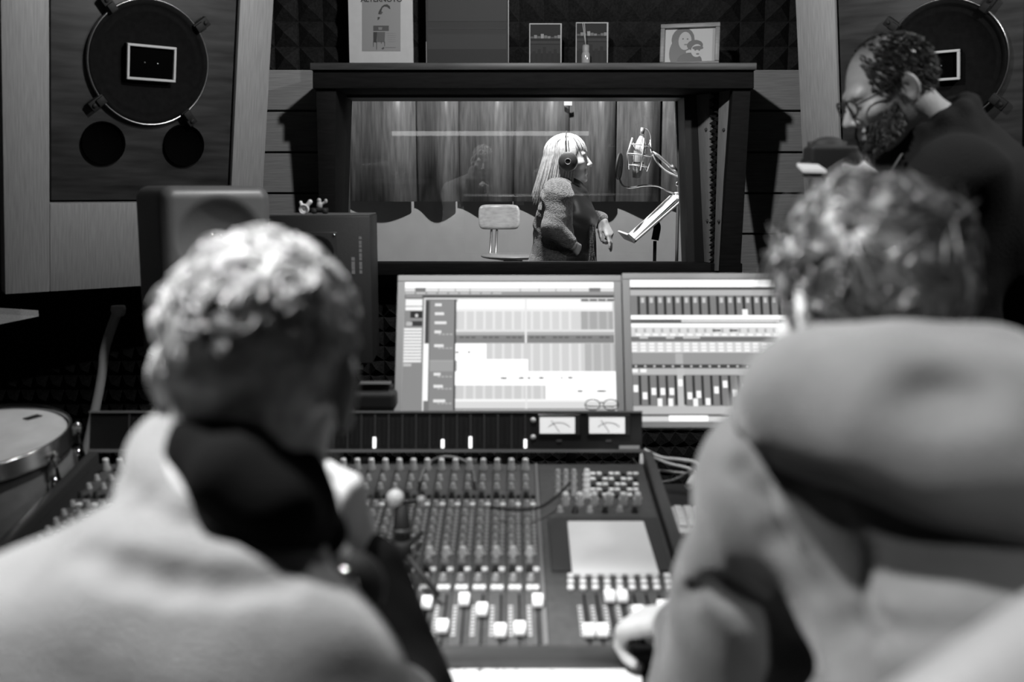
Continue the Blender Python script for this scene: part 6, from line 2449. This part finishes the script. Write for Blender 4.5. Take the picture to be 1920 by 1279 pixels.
for y in (4.97, 5.13):
    F.chain([(0.245, y, 0.92), (0.25, y, 0.5), (0.235, y, 0.08), (0.33, y, 0.03)], [0.09, 0.06, 0.042, 0.03], k=0.02)
F.build('body', M_skin, pd)
# dark top
F = Field((0.0, 4.75, 0.6), (0.55, 5.36, 1.52), 0.006)
F.cone(SRd.lerp(SLd, 0.2), SLd.lerp(SRd, 0.2), 0.052, 0.052, k=0.05)
F.ell(CHd + Vector((0.016, 0, 0.0)), (0.110, 0.145, 0.19), k=0.05)
F.ell(CHd + Vector((0.085, -0.065, -0.005)), (0.055, 0.06, 0.06), k=0.04)
F.ell(CHd + Vector((0.085, 0.065, -0.005)), (0.055, 0.06, 0.06), k=0.04)
F.cone(CHd, PVd, 0.115, 0.135, k=0.05)
F.cone(PVd, PVd + Vector((0, 0, -0.25)), 0.14, 0.13, k=0.05)
F.cone(NBd, NBd + Vector((0.02, 0, -0.06)), 0.055, 0.08, k=0.04)
F.wrinkle(0.0025, 45, 6)
F.build('dark_top', M_satin, pd)
# long cardigan, open at the front
F = Field((-0.05, 4.66, 0.35), (0.58, 5.46, 1.56), 0.006)
F.cone(SRd + Vector((-0.01, 0.02, -0.01)), SLd + Vector((-0.01, -0.02, -0.01)), 0.070, 0.070, k=0.05)
F.ell(CHd + Vector((-0.025, 0, 0.01)), (0.125, 0.195, 0.20), k=0.05)
F.cone(CHd + Vector((-0.03, 0, -0.05)), PVd + Vector((-0.03, 0, 0)), 0.125, 0.15, k=0.05)
F.cone(PVd + Vector((-0.03, 0, 0)), PVd + Vector((-0.02, 0, -0.42)), 0.15, 0.165, k=0.05)
F.cone(NBd + Vector((-0.025, 0, -0.015)), NBd + Vector((-0.02, 0, -0.08)), 0.058, 0.09, k=0.04)
F.cut(CHd + Vector((0.030, 0, 0)), (1, -0.10, 0.02))
F.chain([SRd + Vector((0, 0.01, -0.01)), ERd, ERd.lerp(WRd, 0.85)], [0.060, 0.052, 0.040], k=0.015)
F.chain([SLd, ELd, ELd.lerp(WLd, 0.88)], [0.060, 0.050, 0.040], k=0.015)
F.wrinkle(0.0030, 55, 14)
F.build('cardigan', M_cardi, pd)
# fringe at the front hem
rgd = random.Random(4)
paths = []
for i in range(70):
    b_ = W(1108 + rgd.uniform(-6, 7), 425 + rgd.uniform(-10, 10), 5.05 + rgd.uniform(-0.12, 0.12))
    paths.append([b_, b_ + Vector((rgd.uniform(0, 0.01), 0, -0.07)), b_ + Vector((rgd.uniform(-0.01, 0.02), 0, -0.16 - rgd.random() * 0.06))])
hair_mesh('fringe', M_cardi, paths, 0.003, pd)
shoes(pd, ((0.245, 4.97), (0.245, 5.13)), (1, 0, 0))
# hair
paths = []
for i in range(1700):
    az = rgd.uniform(R(62), R(298)) if i > 300 else rgd.uniform(R(-60), R(60))     # 0 = face direction
    fringe = i <= 300
    grow = rgd.uniform(1.0, 1.10)
    top_ = rgd.uniform(0.05, 0.5)
    end = R(92) if not fringe else R(rgd.uniform(56, 78))
    pts = []
    for k in range(7):
        th = top_ + (end - top_) * k / 6
        e = Vector((math.sin(th) * math.sin(az), math.sin(th) * math.cos(az), math.cos(th)))
        pts.append(Vector((CC_.x + CR_.x * e.x * grow, CC_.y + CR_.y * e.y * grow * (1.05 if e.y < 0 else 1), CC_.z + CR_.z * e.z * (grow + 0.02))))
    if not fringe:
        back = (1 - math.cos(az)) / 2
        L = 0.165 + 0.075 * back + rgd.uniform(-0.05, 0.03)
        last = pts[-1]
        for k in range(1, 6):
            t = k / 5
            pts.append(last + Vector((last.x * 0.10 * t, -0.060 * t * back - 0.012 * t, -L * t)))
    else:
        last = pts[-1]
        pts.append(last + Vector((0, 0.006, -0.02)))
    jx, jy = rgd.gauss(0, 0.004), rgd.gauss(0, 0.004)
    paths.append([MD @ (q + Vector((jx, jy, 0)) * (0.3 + j / 10)) for j, q in enumerate(pts)])
hair_mesh('hair', M_hairD, paths, 0.0034, pd)
scalp_cap('hair_base', M_hairD, MD, pd, [((0, 0.05, 0.03), (0, 1, -0.45)), ((0, 0, -0.05), (0, 0, -1)), ((0, 0.03, 0.0), (0, 1, -0.9))], 0.004)
# headphones
hp = empty('headphones', tuple(MD @ Vector((0, 0, 0.14))), 'black studio headphones on the singer\'s blond hair', 'headphones')
band = [MD @ Vector((0.098 * math.sin(t), -0.004, 0.020 + 0.128 * math.cos(t))) for t in [R(-95 + 190 * i / 20) for i in range(21)]]
wbuild(MB().tube(band, 0.0085, 8, flat=0.4), 'headband', M_rubber, hp)
for s in (-1, 1):
    T = MD @ Matrix.Translation((s * 0.088, 0.004, -0.012)) @ Matrix.Rotation(R(90 * s), 4, 'Y')
    cup = wbuild(MB().lathe([(0.046, 0.0), (0.050, 0.010), (0.048, 0.024), (0.040, 0.030), (0.0005, 0.032)], T, 32), 'ear_cup', M_rubber, hp)
    wbuild(MB().lathe([(0.049, 0.012), (0.0525, 0.016), (0.049, 0.020)], T, 32), 'cup_rim', mat('cup_rim_metal', 0.3, 0.3, 0.8), cup)
    wbuild(MB().lathe([(0.012, 0.030), (0.013, 0.035), (0.016, 0.036), (0.017, 0.031)], T, 20), 'cup_ring', mat('cup_ring_grey', 0.15, 0.4), cup)
    wbuild(MB().lathe([(0.030, 0.004), (0.044, 0.000), (0.046, -0.010), (0.040, -0.014), (0.030, -0.012)], T, 32), 'ear_cushion', M_rubber, hp)
    for d_ in (-0.006, 0.010):
        wbuild(MB().tube([MD @ Vector((s * 0.100, d_, 0.055)), MD @ Vector((s * 0.104, d_, 0.085)), MD @ Vector((s * 0.085, d_ * 0.6, 0.125))], 0.002, 6), 'side_wire', M_chrome, hp)
